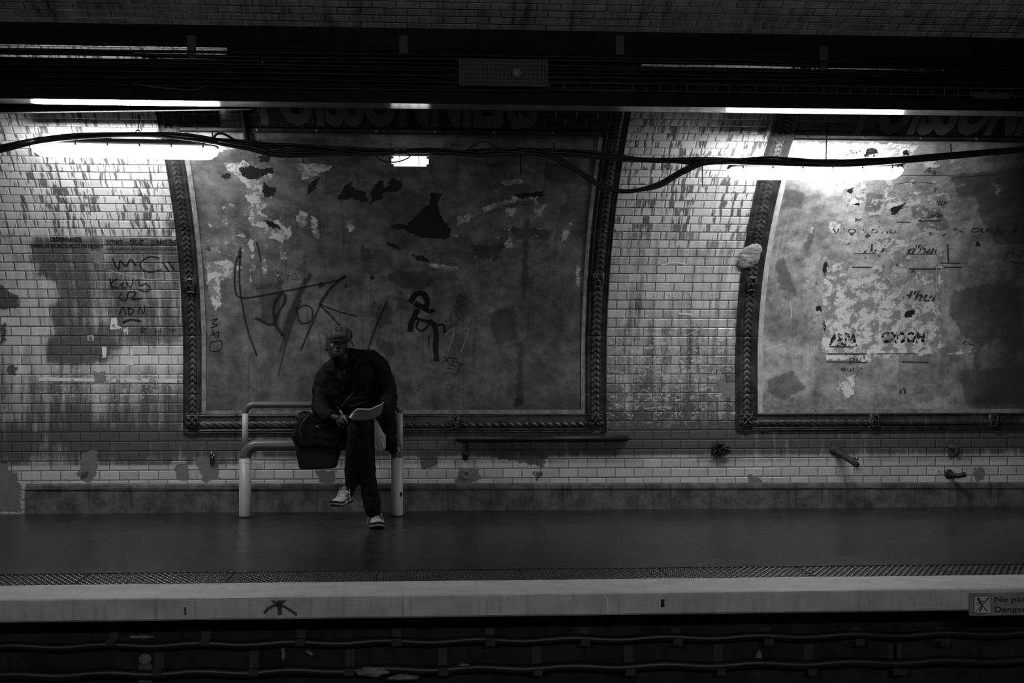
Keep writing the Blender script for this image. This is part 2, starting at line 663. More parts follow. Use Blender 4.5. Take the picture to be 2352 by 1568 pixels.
def surf_grid(name, x0, x1, s0, s1, step, mat, off=0.0, parent=None, masks=None, thick=0.0):
    nx = max(2, int(round((x1 - x0) / step)) + 1)
    ns = max(2, int(round((s1 - s0) / step)) + 1)
    xs = np.linspace(x0, x1, nx)
    sg = np.linspace(s0, s1, ns)
    rows = []
    for s in sg:
        p = wp(0, float(s), off)
        rows.append((p.y, p.z))
    X, S = np.meshgrid(xs, sg)
    co = np.zeros((ns, nx, 3))
    co[:, :, 0] = X
    for j, (y, z) in enumerate(rows):
        co[j, :, 1] = y
        co[j, :, 2] = z
    idx = np.arange(ns * nx).reshape(ns, nx)
    q = np.stack([idx[:-1, :-1], idx[:-1, 1:], idx[1:, 1:], idx[1:, :-1]], -1).reshape(-1, 4)
    me = bpy.data.meshes.new(name)
    me.vertices.add(ns * nx)
    me.vertices.foreach_set('co', co.reshape(-1))
    me.loops.add(q.size)
    me.loops.foreach_set('vertex_index', q.reshape(-1).astype(np.int32))
    me.polygons.add(len(q))
    me.polygons.foreach_set('loop_start', np.arange(0, q.size, 4, dtype=np.int32))
    me.polygons.foreach_set('loop_total', np.full(len(q), 4, dtype=np.int32))
    me.update(calc_edges=True)
    me.polygons.foreach_set('use_smooth', [True] * len(q))
    uvl = me.uv_layers.new(name='uv')
    fx, fs = X.reshape(-1), S.reshape(-1)
    li = q.reshape(-1)
    uvl.data.foreach_set('uv', np.stack([fx[li], fs[li]], -1).reshape(-1))
    if masks:
        for k, a in masks(X, S).items():
            at = me.attributes.new(k, 'FLOAT', 'POINT')
            at.data.foreach_set('value', np.asarray(a, float).reshape(-1))
    me.materials.append(mat)
    return link(bpy.data.objects.new(name, me), parent)


def ribbon(name, strokes, mat, parent, off, label=None, split=False):
    """painted strokes lying on the wall: [(pixel path, width in metres), ...]"""
    if split:
        for k, st_ in enumerate(strokes):
            ribbon(name, [st_], mat, parent, off + 0.0001 * k, label)
        return None
    vs, fs, uvs = [], [], []
    for path, wd in strokes:
        pts = [Vector((a, b, 0)) for a, b in WL(path)]
        if len(pts) > 2:
            pts, _ = catmull(pts, [0] * len(pts), 6)
        else:
            pts = [pts[0].lerp(pts[1], k / 6) for k in range(7)]
        n0 = len(vs)
        d0 = (pts[1] - pts[0]).normalized() * wd * 0.3
        pts[0] = pts[0] - d0
        pts[-1] = pts[-1] + (pts[-1] - pts[-2]).normalized() * wd * 0.3
        for i, p in enumerate(pts):
            t = pts[min(i + 1, len(pts) - 1)] - pts[max(i - 1, 0)]
            t = t.normalized() if t.length > 1e-9 else Vector((1, 0, 0))
            nn = Vector((-t.y, t.x, 0))
            for k, sd in enumerate((-0.5, 0, 0.5)):
                q = p + nn * wd * sd
                vs.append(wp(q.x, q.y, off + 0.0002 * len(strokes) * 0))
                uvs.append((i / len(pts), k / 2))
        for i in range(len(pts) - 1):
            for k in range(2):
                a = n0 + i * 3 + k
                fs.append([a, a + 1, a + 4, a + 3])
        off += 0.00008
    o = mo(name, vs, fs, mat, parent, True)
    ul = o.data.uv_layers.new(name='uv')
    for l, lp in zip(ul.data, o.data.loops):
        l.uv = uvs[lp.vertex_index]
    if label:
        o['label'] = label
    return o


def text_bm(body, bold=0.0, shear=0.0, space=1.0):
    cu = bpy.data.curves.new('t', 'FONT')
    cu.body = body
    cu.size = 1.0
    cu.offset = bold
    cu.shear = shear
    cu.space_character = space
    cu.resolution_u = 3
    o = bpy.data.objects.new('t', cu)
    COL.objects.link(o)
    dg = bpy.context.evaluated_depsgraph_get()
    dg.update()
    me = bpy.data.meshes.new_from_object(o.evaluated_get(dg))
    bpy.data.objects.remove(o)
    bm = bmesh.new()
    bm.from_mesh(me)
    bpy.data.meshes.remove(me)
    return bm


def wall_text(name, items, mat, parent, off, label=None):
    """items: (text, pixel left, pixel right, pixel baseline y, cap height in m, bold, shear)"""
    for body, pl, pr, py, hh, bold, shear in items:
        vs, fs = [], []
        bm = text_bm(body, bold, shear)
        x0 = min(v.co.x for v in bm.verts)
        x1 = max(v.co.x for v in bm.verts)
        Xl, sl = W(pl, py)
        Xr, sr = W(pr, py + (0 if len(str(py)) else 0))
        k = (Xr - Xl) / (x1 - x0)
        for v in bm.verts:
            v.co = Vector((Xl + (v.co.x - x0) * k, (sl + sr) / 2 + v.co.y / 0.7 * hh, 0))
        sm = min(v.co.y for v in bm.verts)
        sx = max(v.co.y for v in bm.verts)
        c = math.floor(sm / 0.05) * 0.05
        while c < sx:
            bmesh.ops.bisect_plane(bm, geom=bm.verts[:] + bm.edges[:] + bm.faces[:], plane_co=(0, c, 0), plane_no=(0, 1, 0))
            c += 0.05
        bm.verts.index_update()
        n0 = len(vs)
        vs += [wp(v.co.x, v.co.y, off) for v in bm.verts]
        fs += [[v.index + n0 for v in f.verts] for f in bm.faces]
        bm.free()
        o = mo(name, vs, fs, mat, parent)
        if label:
            o['label'] = label
    return o


def plane_text(name, body, origin, ux, uy, hh, width, mat, parent, bold=0.0):
    bm = text_bm(body, bold)
    x0 = min(v.co.x for v in bm.verts)
    x1 = max(v.co.x for v in bm.verts)
    k = width / (x1 - x0)
    vs = [Vector(origin) + Vector(ux) * (v.co.x - x0) * k + Vector(uy) * v.co.y / 0.7 * hh for v in bm.verts]
    bm.verts.index_update()
    fs = [[v.index for v in f.verts] for f in bm.faces]
    bm.free()
    return mo(name, vs, fs, mat, parent)


UOFF = W(1477, 1067)[0]

M_TILE = mat_tiles()
M_P1 = mat_plaster('billboard_plaster', 0.105, 0.20, 0.62, 0.5)
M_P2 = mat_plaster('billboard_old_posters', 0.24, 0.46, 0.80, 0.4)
M_FRAME = mat_frame()
M_FLOOR = mat_floor()
M_COPE = mat_concrete('nosing_concrete', 0.42, 0.58, 0.5, 0.8)
M_WHITE = mat_concrete('white_edge_paint', 0.68, 0.85, 0.15, 0.5)
M_PLINTH = mat_concrete('plinth_cement', 0.07, 0.20, 0.7, 0.75, 8.0)
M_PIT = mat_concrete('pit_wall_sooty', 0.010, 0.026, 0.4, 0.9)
M_BLACK = simple('black_rubber', 0.012, 0.5)
M_CABLE = simple('black_cable', 0.016, 0.42)
M_TRAY = simple('sooty_steel', 0.008, 0.6, 0.0, 0.3, 12, 0, 0.15)
M_DARKM = simple('dark_painted_steel', 0.03, 0.5, 0.0)
M_RUST = simple('rusty_iron', 0.06, 0.7, 0.3, 0.5, 30, 0.002)
M_GLOSS = simple('bright_glossy_underside', 0.55, 0.16, 0.85, 0.1, 4)
M_HOUS = simple('grey_polyester_housing', 0.09, 0.5)
M_EMIT = mat_emit('lit_diffuser', TUBE)
M_EMIT2 = mat_emit('lit_small_diffuser', 2.2)
M_CLIP = simple('lamp_clip', 0.35, 0.4)
M_POSTW = mat_worn_paint('white_pipe_paint', 0.50, 0.08)
M_POSTD = mat_worn_paint('dark_pipe_paint', 0.13, 0.03, 10.0, 0.28, 0.68)
M_NAME = mat_tiles
M_SPRAYD = mat_spray('grey_black_spray', 0.02, True, 0.72)
M_SPRAYF = mat_spray('faint_spray', 0.03, True, 0.45)
M_INK = mat_spray('black_ink', 0.008, False, 1.0)
M_CHALK = mat_spray('chalk_line', 0.42, False, 0.6)
M_PALE = mat_spray('pale_paint_line', 0.75, False, 0.95)
M_LETD = mat_lettering('worn_dark_lettering', 0.03, 0.60)
M_LETP = mat_lettering('torn_poster_lettering', 0.05, 0.53, 16.0)
M_LETB = mat_lettering('torn_black_block_lettering', 0.006, 0.515, 30.0)
M_LETW = mat_lettering('chalk_lettering', 0.85, 0.62)
M_SIGN = simple('sign_plate_grey', 0.25, 0.45, 0, 0.2)
M_SIGNL = simple('sign_plate_light', 0.5, 0.45, 0, 0.1)
M_SIGND = simple('sign_print_black', 0.015, 0.5)


def mat_name():
    """dark glazed tiles of the station name band"""
    N = NT('dark_name_tiles')
    uv, u, v = N.uv()
    h, mortar, r1, r2 = tile_nodes(N, u, v, UOFF, 0.028)
    n = N.noise(uv, 12.0, 7, 0.65)
    let = N.attr('light')
    c = N.mix(r1, 0.008, 0.016)
    c = N.mix(N.step(n, 0.55, 0.75), c, 0.035)
    c = N.mix(N.math('MULTIPLY', mortar, 0.8), c, 0.04)
    N.bump(h, 0.003)
    return N.fin(grey(N, c), 0.25, 0, 0.5)


M_NAMET = mat_name()
M_NAMEL = mat_lettering('station_name_letters', 0.10, 0.72, 10.0)

# ------------------------------------------------------------------ the vaulted wall
XA, XB = -6.0, 8.0
PR = lambda *p: list(p)


def wall_masks(X, S):
    px_y = lambda x, y: W(x, y)[1]
    s1 = lambda y: W(1500, y)[1]
    g = np.full(X.shape, 0.36)
    g += 0.22 * ss(S, 1.15, 0.95)
    # foot rows: soot below the billboards, denser towards the middle
    g += 0.22 * ss(S, 0.95, 0.62) * ss(S, 0.30, 0.42)
    g += 0.20 * ss(S, 0.70, 0.60) * ss(S, 0.43, 0.45)
    xm0, xm1 = W(560, 1000)[0], W(1400, 1000)[0]
    mid = ss(X, xm0 - .3, xm0 + .5) * ss(X, xm1 + .5, xm1 - .1)
    g += 0.10 * mid * ss(S, 0.9, 0.6)
    # right tile section between billboards
    ra, rb = W(1400, 800)[0], W(1700, 800)[0]
    rt = ss(X, ra - .05, ra) * ss(X, rb + .05, rb)
    g += rt * (0.05 + 0.16 * ss(S, 1.8, 1.3) + 0.22 * ss(S, 1.5, 0.9) - 0.22 * ss(S, 1.15, 0.95)) - rt * 0.10 * ss(S, 1.6, 1.9)
    # painted regulation notice, half worn away, on the left tiles
    notice = [(75, 545), (410, 548), (420, 700), (418, 790), (250, 800), (240, 835), (110, 830), (110, 790), (130, 770), (120, 740), (110, 700), (140, 690), (130, 650), (90, 630), (95, 600), (70, 600)]
    nd = sdf_union(X, S, [notice])
    rng = ss(nd, 0.03, -0.03)
    g += rng * 0.50
    core = sdf_union(X, S, [[(110, 770), (240, 770), (280, 800), (270, 835), (105, 830)]])
    g += ss(core, 0.03, -0.03) * 0.40
    g += ss(sdf_union(X, S, [[(70, 545), (235, 545), (200, 700), (110, 680), (85, 620)], [(240, 545), (415, 548), (415, 580), (240, 580)]]), .05, -.03) * 0.10
    g -= ss(sdf_union(X, S, [[(225, 560), (250, 560), (250, 740), (228, 740)], [(285, 790), (415, 790), (415, 840), (285, 840)]]), .05, -.03) * 0.22
    g += 0.16 * ss(X, W(40, 900)[0], W(150, 900)[0]) * ss(X, xm0 + .2, xm0 - .3) * ss(S, 1.20, 1.10) * ss(S, 0.5, 0.6)
    # vertical clean run at x~225
    cr = np.exp(-((X - W(228, 930)[0]) / 0.05) ** 2) * ss(S, 0.62, 0.8) * ss(S, 1.3, 1.1)
    g -= cr * 0.35
    # darker towards the very right
    g += 0.25 * ss(X, W(2100, 1000)[0], W(2352, 1000)[0]) * ss(S, .45, .5)
    g -= 0.26 * ss(S, s1(580), s1(490))
    fresh = ss(S, 0.440, 0.436)
    fresh = np.where(S < 0.438, 1.0, 0.0)
    fx = W(1600, 1045)[0]
    fresh *= np.where((S > 0.379) & (X < W(560, 1045)[0]), 0.0, 1.0) * np.where((S > 0.379) & (X > fx), 0.55, 1.0)
    fresh *= 1 - 0.5 * mid * (S > 0.37)
    streak = ss(S, s1(640), s1(500)) * (1 - 0.45 * ss(S, s1(300), s1(250)))
    lx = ss(X, W(440, 500)[0] + .3, W(440, 500)[0])
    streak = np.maximum(streak * (1 - lx), lx * ss(S, W(200, 560)[1], W(200, 530)[1]))
    bare = sdf_union(X, S, [
        [(188, 1040), (222, 1035), (224, 1060), (222, 1085), (205, 1108), (185, 1105), (178, 1085), (188, 1070)],
        [(405, 1068), (430, 1065), (437, 1088), (430, 1104), (408, 1104), (402, 1085)],
        [(450, 1050), (476, 1045), (500, 1070), (505, 1100), (470, 1108), (455, 1080)],
        [(725, 1080), (775, 1080), (770, 1105), (750, 1115), (735, 1108)],
        [(1055, 1075), (1100, 1075), (1105, 1100), (1060, 1115), (1045, 1110)],
        [(1715, 1090), (1745, 1095), (1750, 1112), (1720, 1114)],
        [(2235, 1075), (2260, 1075), (2262, 1100), (2245, 1108), (2236, 1095)],
        [(218, 855), (240, 855), (245, 880), (215, 882)], [(205, 575), (240, 575), (238, 600), (215, 602)],
        [(1415, 900), (1440, 905), (1435, 930), (1420, 925)], [(1640, 870), (1700, 880), (1700, 915), (1660, 905)],
        [(0, 1062), (18, 1062), (18, 1084), (40, 1084), (40, 1104), (48, 1110), (48, 1175), (-60, 1175), (-60, 1062)]])
    dark = sdf_union(X, S, [
        [(-40, 655), (8, 655), (18, 668), (42, 680), (46, 700), (20, 712), (-10, 710), (-40, 715)],
        [(0, 745), (15, 745), (12, 790), (0, 790)], [(15, 835), (40, 842), (38, 865), (20, 860)],
        [(1632, 1015), (1662, 1012), (1672, 1035), (1670, 1050), (1640, 1048), (1625, 1032)],
        [(1905, 1020), (1935, 1015), (1945, 1040), (1925, 1048), (1908, 1040)],
        [(955, 1030), (1010, 1035), (1000, 1075), (975, 1078), (965, 1060)],
        [(1110, 1010), (1200, 1015), (1260, 1045), (1245, 1075), (1225, 1068), (1180, 1058), (1130, 1050)],
        [(185, 1085), (200, 1082), (200, 1100), (188, 1102)], [(2170, 1015), (2205, 1015), (2200, 1050), (2178, 1055)],
        [(0, 1058), (20, 1058), (18, 1063), (0, 1063)], [(1225, 1085), (1245, 1085), (1243, 1100), (1230, 1103)]])
    scr_glint = rt * ss(S, 1.9, 1.2) * ss(S, 0.6, 0.8) * 1.0 + rng * 0.10 + ss(sdf_union(X, S, [[(100, 855), (418, 860), (418, 900), (300, 920), (100, 900)]]), .1, -.02) * 0.7
    return dict(grime=g, fresh=fresh, streak=np.clip(streak, 0, 1), bare=bare, dark=dark, scratch=np.clip(scr_glint, 0, 1))


S_TOP = s_of_z(3.32)
wall = surf_grid('wall_back', XA, XB, 0.0, S_TOP, 0.02, M_TILE, 0.0, None, wall_masks)
wall['kind'] = 'structure'
const = lambda **k: (lambda X, S: {a: np.full(X.shape, b) for a, b in k.items()})
S_ALL = float(_ps[-1]) + 0.0
ceil_ = surf_grid('ceiling', XA, XB, S_TOP, s_of_z(3.32) + 2 * (float(np.interp(math.pi / 2, _ph, _ps)) - S_TOP), 0.2, M_TILE, 0.0, None,
                  const(grime=0.35, fresh=0, streak=0.2, bare=0.2, dark=0.2, scratch=0))
ceil_['kind'] = 'structure'
S_MID = float(np.interp(math.pi / 2, _ph, _ps))
wf = surf_grid('wall_front', XA, XB, 2 * S_MID - S_TOP, float(_ps[-1]), 0.2, M_TILE, 0.0, None,
               const(grime=0.3, fresh=0, streak=0.2, bare=0.2, dark=0.2, scratch=0))
wf['kind'] = 'structure'
mf = MB()
mf.add([(XA, -14, Z0), (XB, -14, Z0), (XB, -14, -1.3), (XA, -14, -1.3)], [[0, 1, 2, 3]])
o = mf.build('wall_front', M_PLINTH)
o['kind'] = 'structure'

# bright worn bar painted across the notice, small light chips
chips = MB()


def wall_patch(name, poly, mat, parent, off=0.002):
    pts = WL(poly)
    bm = bmesh.new()
    vs = [bm.verts.new((a, b, 0)) for a, b in pts]
    bm.faces.new(vs)
    lo = min(p[1] for p in pts)
    hi = max(p[1] for p in pts)
    c = math.floor(lo / 0.05) * 0.05
    while c < hi:
        bmesh.ops.bisect_plane(bm, geom=bm.verts[:] + bm.edges[:] + bm.faces[:], plane_co=(0, c, 0), plane_no=(0, 1, 0))
        c += 0.05
    bm.verts.index_update()
    V = [wp(v.co.x, v.co.y, off) for v in bm.verts]
    Fc = [[v.index for v in f.verts] for f in bm.faces]
    bm.free()
    return mo(name, V, Fc, mat, parent)


M_BAR = mat_lettering('worn_white_paint', 0.75, 0.56, 16.0)
for pl in ([(90, 866), (218, 868), (218, 876), (90, 875)], [(244, 868), (419, 870), (419, 879), (244, 877)],
           [(256, 730), (268, 728), (270, 748), (282, 750), (282, 756), (252, 756)], [(278, 752), (296, 750), (294, 768), (280, 766)],
           [(299, 802), (306, 802), (306, 838), (284, 842), (285, 838), (299, 836)], [(234, 796), (246, 796), (244, 820), (235, 822)]):
    wall_patch('paint_remnant', pl, M_BAR, wall, 0.003)
M_NOTE = mat_lettering('notice_black_lettering', 0.012, 0.62)
wall_text('notice_lettering', [
    ('ORDONNANCE', 116, 187, 554, 0.040, 0.035, 0), ('CHEMIN DE FER MÉTROPOLITAIN DE PARIS', 68, 238, 568, 0.030, 0.02, 0)], M_NOTE, wall, 0.003,
    'worn black lettering of the left notice')
wall_text('notice_lettering', [
    ('EXTRAITS', 246, 284, 561, 0.042, 0.02, 0), ('DU', 288, 296, 560, 0.022, 0.01, 0), ('DÉCRET', 300, 331, 561, 0.042, 0.02, 0), ('DU', 334, 342, 560, 0.016, 0.01, 0),
    ('22 MARS 1942', 346, 407, 561, 0.042, 0.03, 0), ('SUR LA POLICE, LA SÛRETÉ ET L\'EXPLOITATION', 246, 409, 573, 0.012, 0.02, 0)], M_NOTE, wall, 0.003,
    'worn black lettering of the right notice')
wall_text('scratched_words', [('LAPIMIS  DE  TUS', 1483, 1651, 683, 0.052, -0.012, 0)], M_LETW, wall, 0.003)
wall_text('tile_number', [('8', 1406, 1414, 533, 0.030, 0.0, 0)], M_NOTE, wall, 0.003)
wall_text('pencil_number', [('5|B', 2153, 2177, 1089, 0.034, -0.02, 0)], M_LETD, wall, 0.003)
wall_patch('number_plate', [(201, 770), (216, 770), (216, 782), (201, 782)], M_SIGNL, wall, 0.004)
wall_text('plate_number', [('5', 205, 212, 780, 0.026, 0.02, 0)], M_SIGND, wall, 0.006)
M_SCRW = mat_spray('dark_marker_on_tiles', 0.012, False, 0.85)
ribbon('marker_graffiti', [
    ([(258, 592), (272, 618), (276, 598), (290, 610), (300, 595), (312, 608)], .014), ([(365, 592), (345, 588), (325, 600), (325, 615), (345, 624), (370, 618)], .012),
    ([(374, 602), (388, 622)], .016), ([(386, 600), (400, 618)], .016),
    ([(253, 640), (258, 664)], .016), ([(270, 638), (254, 652), (272, 662)], .012), ([(275, 655), (284, 648), (280, 660), (292, 658), (290, 645), (300, 660), (306, 640)], .010),
    ([(318, 640), (322, 655), (335, 650), (345, 662), (335, 668), (320, 665)], .012),
    ([(280, 672), (274, 684), (290, 688), (296, 670), (312, 672), (302, 686), (325, 684)], .012),
    ([(275, 722), (282, 704), (290, 722)], .012), ([(295, 705), (298, 722), (308, 712), (296, 706)], .012), ([(318, 721), (321, 704), (330, 719), (333, 702)], .010),
    ([(283, 740), (300, 733), (322, 736)], .02),
    ([(325, 766), (325, 752), (335, 755), (326, 759), (336, 766)], .007), ([(357, 753), (357, 766)], .007), ([(369, 753), (369, 766)], .007), ([(357, 760), (369, 760)], .007), ([(388, 757), (404, 757)], .007), ([(396, 757), (397, 766)], .007),
], M_SCRW, wall, 0.004)
ribbon('notice_border', [([(72, 542), (200, 543), (408, 546)], .006), ([(410, 546), (413, 620), (414, 740)], .006), ([(250, 620), (330, 640), (412, 642)], .004)], M_PALE, wall, 0.003)
ribbon('chalk_scratches', [([(1455, 630), (1470, 622), (1482, 640)], .004), ([(1520, 608), (1548, 602), (1575, 606)], .018), ([(1435, 730), (1428, 745)], .005),
                           ([(1560, 720), (1590, 722)], .02), ([(1572, 772), (1612, 752), (1618, 740)], .005), ([(1495, 800), (1515, 780)], .004), ([(1600, 815), (1620, 830)], .004)], M_PALE, wall, 0.004)

# ------------------------------------------------------------------ plinth, platform, edge, pit
TILT = 0.0036


def zt(x):
    return 0.176 - 0.0042 * (x - 0.5)


mb = MB()
N_ = 40
vs = []
prof2 = [(0.0, 0.04), (-0.012, 0.038), (-0.022, 0.022), (-0.022, 0.010), (-0.034, 0.008), (-0.034, -0.004), (-0.026, -0.010), (-0.026, -0.18)]
nv = len(prof2)
fs = []
for i in range(N_ + 1):
    x = -2.99 + (XB + 2.99) * i / N_
    for j, (yy, zz) in enumerate(prof2):
        z = zt(x) + zz if j < nv - 1 else 0.0
        vs.append((x, yy, z))
for i in range(N_):
    for j in range(nv - 1):
        a = i * nv + j
        fs.append([a, a + nv, a + nv + 1, a + 1])
mb.add(vs, fs)
bb = mb.build('baseboard_back', M_PLINTH)
bb['kind'] = 'structure'

EDGE = -4.06
mb = MB()
mb.add([(XA, 0.0, 0), (XB, 0.0, 0), (XB, -3.21, 0), (XA, -3.21, 0), (XA, -3.21, -0.012), (XB, -3.21, -0.012), (XB, -3.62, -0.012), (XA, -3.62, -0.012), (XA, -3.62, 0), (XB, -3.62, 0)],
       [[3, 2, 1, 0], [4, 5, 2, 3], [7, 6, 5, 4], [8, 9, 6, 7]])
fl = mb.build('floor', M_FLOOR)
fl['kind'] = 'structure'
# nosing: white painted top, raw concrete face
mb = MB()
vs, fs = [], []
nn = 140
rr = random.Random(3)
for i in range(nn + 1):
    x = XA + (XB - XA) * i / nn
    j1 = rr.uniform(-.006, .006)
    for (yy, zz) in ((-3.62 + j1, 0.0), (EDGE + 0.03, 0.0), (EDGE + 0.012, -0.003), (EDGE + 0.003, -0.010 + j1 * 0.4)):
        vs.append((x, yy, zz))
for i in range(nn):
    for j in range(3):
        a = i * 4 + j
        fs.append([a, a + 1, a + 5, a + 4])
mb.add(vs, fs)
t1 = mb.build('trim_1', M_WHITE, None, True)
t1['kind'] = 'structure'
mb = MB()
mb.add([(XA, EDGE + 0.003, -0.009), (XB, EDGE + 0.003, -0.009), (XB, EDGE, -0.02), (XA, EDGE, -0.02), (XA, EDGE, -0.108), (XB, EDGE, -0.108), (XB, EDGE + 0.012, -0.118), (XA, EDGE + 0.012, -0.118), (XB, -3.70, -0.125), (XA, -3.70, -0.125)],
       [[0, 3, 2, 1], [3, 4, 5, 2], [4, 7, 6, 5], [7, 9, 8, 6]])
t2 = mb.build('trim_2', M_COPE)
t2['kind'] = 'structure'
mb = MB()
mb.add([(XA, -3.70, -0.125), (XB, -3.70, -0.125), (XB, -3.70, -1.25), (XA, -3.70, -1.25)], [[0, 3, 2, 1]])
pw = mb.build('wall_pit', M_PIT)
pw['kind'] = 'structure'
mb = MB()
mb.add([(XA, -3.70, -1.1), (XB, -3.70, -1.1), (XB, -14.0, -1.1), (XA, -14.0, -1.1)], [[0, 3, 2, 1]])
tb = mb.build('floor', simple('track_ballast', 0.04, 0.9, 0, 0.5, 40, 0.01))
tb['kind'] = 'structure'
mb = MB()
mb.add([(XA, -10.0, 0), (XB, -10.0, 0), (XB, -14.0, 0), (XA, -14.0, 0), (XA, -10.0, -1.1), (XB, -10.0, -1.1)], [[0, 3, 2, 1], [0, 1, 5, 4]])
fo = mb.build('floor', M_FLOOR)
fo['kind'] = 'structure'

# paint marks on the nosing face


def face_stroke(name, strokes, mat, parent):
    vs, fs, uvs = [], [], []
    for n, (path, wd) in enumerate(strokes):
        pts = [P(a, b, EDGE - 0.001) for a, b in path]
        pts, _ = catmull(pts, [0] * len(pts), 6)
        n0 = len(vs)
        for i, p in enumerate(pts):
            t = (pts[min(i + 1, len(pts) - 1)] - pts[max(i - 1, 0)]).normalized()
            nv_ = Vector((-t.z, 0, t.x))
            for k, sd in enumerate((-.5, 0, .5)):
                q = p + nv_ * wd * sd
                q.z = max(min(q.z, -0.02), -0.108)
                q.y = EDGE - 0.001 - n * 0.0002
                vs.append(q)
                uvs.append((i / len(pts), k / 2))
        for i in range(len(pts) - 1):
            for k in range(2):
                a = n0 + i * 3 + k
                fs.append([a, a + 3, a + 4, a + 1])
    o = mo(name, vs, fs, mat, parent)
    ul = o.data.uv_layers.new(name='uv')
    for l, lp in zip(ul.data, o.data.loops):
        l.uv = uvs[lp.vertex_index]
    return o


face_stroke('spray_mark', [([(606, 1408), (618, 1396), (632, 1390), (650, 1392), (668, 1402), (682, 1412)], .022), ([(622, 1374), (640, 1388), (655, 1376)], .022), ([(640, 1375), (642, 1395), (644, 1412)], .036),
                           ([(425, 1394), (426, 1412)], .018)], M_SPRAYD, t2)
face_stroke('whitewash_drip', [([(927, 1368), (932, 1376), (933, 1394)], .009), ([(1385, 1366), (1395, 1378), (1397, 1410)], .010), ([(1308, 1366), (1310, 1376)], .01)], M_PALE, t2)
face_stroke('dark_spot', [([(1522, 1376), (1522, 1394)], .022)], M_INK, t2)

# tactile plates
pm = MB()
PL = 0.80
pm.box((0, 0, 0.001), (PL - 0.006, 0.405, 0.006), bev=0.002)
ny = 11
for j in range(ny):
    y = -0.185 + j * 0.037
    for i in range(22):
        x = -PL / 2 + 0.018 + i * 0.0365 + (0.018 if j % 2 else 0)
        if x > PL / 2 - 0.012:
            continue
        vs = []
        for (r_, z_) in ((0.0125, 0.004), (0.0095, 0.0075), (0.005, 0.009)):
            for k in range(8):
                vs.append((x + r_ * math.cos(k * math.pi / 4), y + r_ * math.sin(k * math.pi / 4), z_))
        fs = [[a * 8 + k, a * 8 + (k + 1) % 8, a * 8 + 8 + (k + 1) % 8, a * 8 + 8 + k] for a in (0, 1) for k in range(8)]
        fs.append([16 + k for k in range(8)])
        pm.add(vs, fs)
M_TACT = simple('tactile_resin', 0.06, 0.30, 0, 0.3, 6)
xj = P(215, 1318, 0)
# seams: left one at the photo's x 215, then every 0.8 m
v0 = ray(200, 1320)
t_ = -CAM.z / v0.z
sx = (CAM + v0 * t_).x
tl = None
ords = ['first', 'second', 'third', 'fourth', 'fifth', 'sixth', 'seventh', 'eighth', 'ninth', 'tenth', 'eleventh', 'twelfth']
cnt = 0
for i in range(-1, 9):
    x = sx + PL * (i + 0.5)
    if x < -3.6 or x > 5.4:
        continue
    if tl is None:
        tl = pm.build('tactile_plate', M_TACT, None, False)
        ob = tl
    else:
        ob = tl.copy()
        COL.objects.link(ob)
    ob.location = (x, -3.415, -0.010)
    tag(ob, 'dark studded tactile plate behind the white platform edge, %s from the left end' % ords[cnt], 'tactile paving', 'studded tactile plates along the platform edge')
    cnt += 1

# ------------------------------------------------------------------ billboards
XL1o, XL1i = W(420, 900)[0], W(466, 900)[0]
XR1i, XR1o = W(1341, 900)[0], W(1394, 900)[0]
XL2o, XL2i = W(1689, 900)[0], W(1741, 900)[0]
XR2i = 6.4
SB1o, SB1i = W(900, 995)[1], W(900, 945)[1]
SB2o, SB2i = W(1900, 989)[1], W(1900, 943)[1]
ST1 = W(900, 305)[1]
ST2 = W(1850, 318)[1]
SVT = s_of_z(3.2)


def relief(kind, w_, l_, wid):
    """height of the moulding at w_ (0 outer .. 1 inner) and l_ metres along"""
    e = 0.010
    if w_ < 0.02:
        return 0.0
    # outer bead, fillets, leaf or rope band, inner bead
    if w_ < 0.09:
        h = 0.022 * math.sin(math.pi * min(1, (w_ - 0.02) / 0.07 * 0.7 + 0.15))
    elif w_ < 0.13:
        h = 0.006
    elif w_ < 0.19:
        h = 0.018
    elif w_ < 0.23:
        h = 0.009
    elif w_ < 0.76:
        q = (w_ - 0.495) / 0.265
        if kind == 'v':
            h = 0.009 + 0.004 * (1 - q * q)
            k = (l_ / 0.047 + abs(q) * 0.85) % 1.0
            env = max(0, 1 - ((abs(q) - 0.38) / 0.42) ** 2)
            h += 0.017 * env * (1 - k) ** 0.8 + 0.008 * math.exp(-(q / 0.07) ** 2) * (0.5 + 0.5 * math.sin(l_ / 0.0235 * math.pi))
        else:
            h = 0.010
            q2 = (w_ - 0.40) / 0.14
            if abs(q2) < 1:
                k = (l_ / 0.062 + q2 * 0.45) % 1.0
                h += 0.017 * math.sqrt(1 - q2 * q2) * (0.25 + 0.75 * math.sin(math.pi * k) ** 0.6)
    elif w_ < 0.80:
        h = 0.009
    elif w_ < 0.87:
        h = 0.020
    elif w_ < 0.91:
        h = 0.008
    elif w_ < 0.97:
        h = 0.017
    else:
        h = 0.006
    if (l_ % 0.46) < 0.006:
        h *= 0.55
    return h


def moulding(kind, a, b, l0, l1, parent, flip=False, s_mid=None):
    """a..b across (outer..inner), l0..l1 along. 'v' runs up the vault, 'h' runs along the wall"""
    step = 0.006
    nl = int((l1 - l0) / step) + 1
    nw = 40
    vs, fs = [], []
    for i in range(nl + 1):
        l = l0 + (l1 - l0) * i / nl
        for j in range(nw + 1):
            w_ = j / nw
            c = a + (b - a) * w_
            h = relief(kind, w_, l, abs(b - a))
            vs.append(wp(c, l, h) if kind == 'v' else wp(l, c, h))
    for i in range(nl):
        for j in range(nw):
            q = i * (nw + 1) + j
            fs.append([q, q + 1, q + nw + 2, q + nw + 1])
    return mo('frame_moulding', vs, fs, M_FRAME, parent, True)


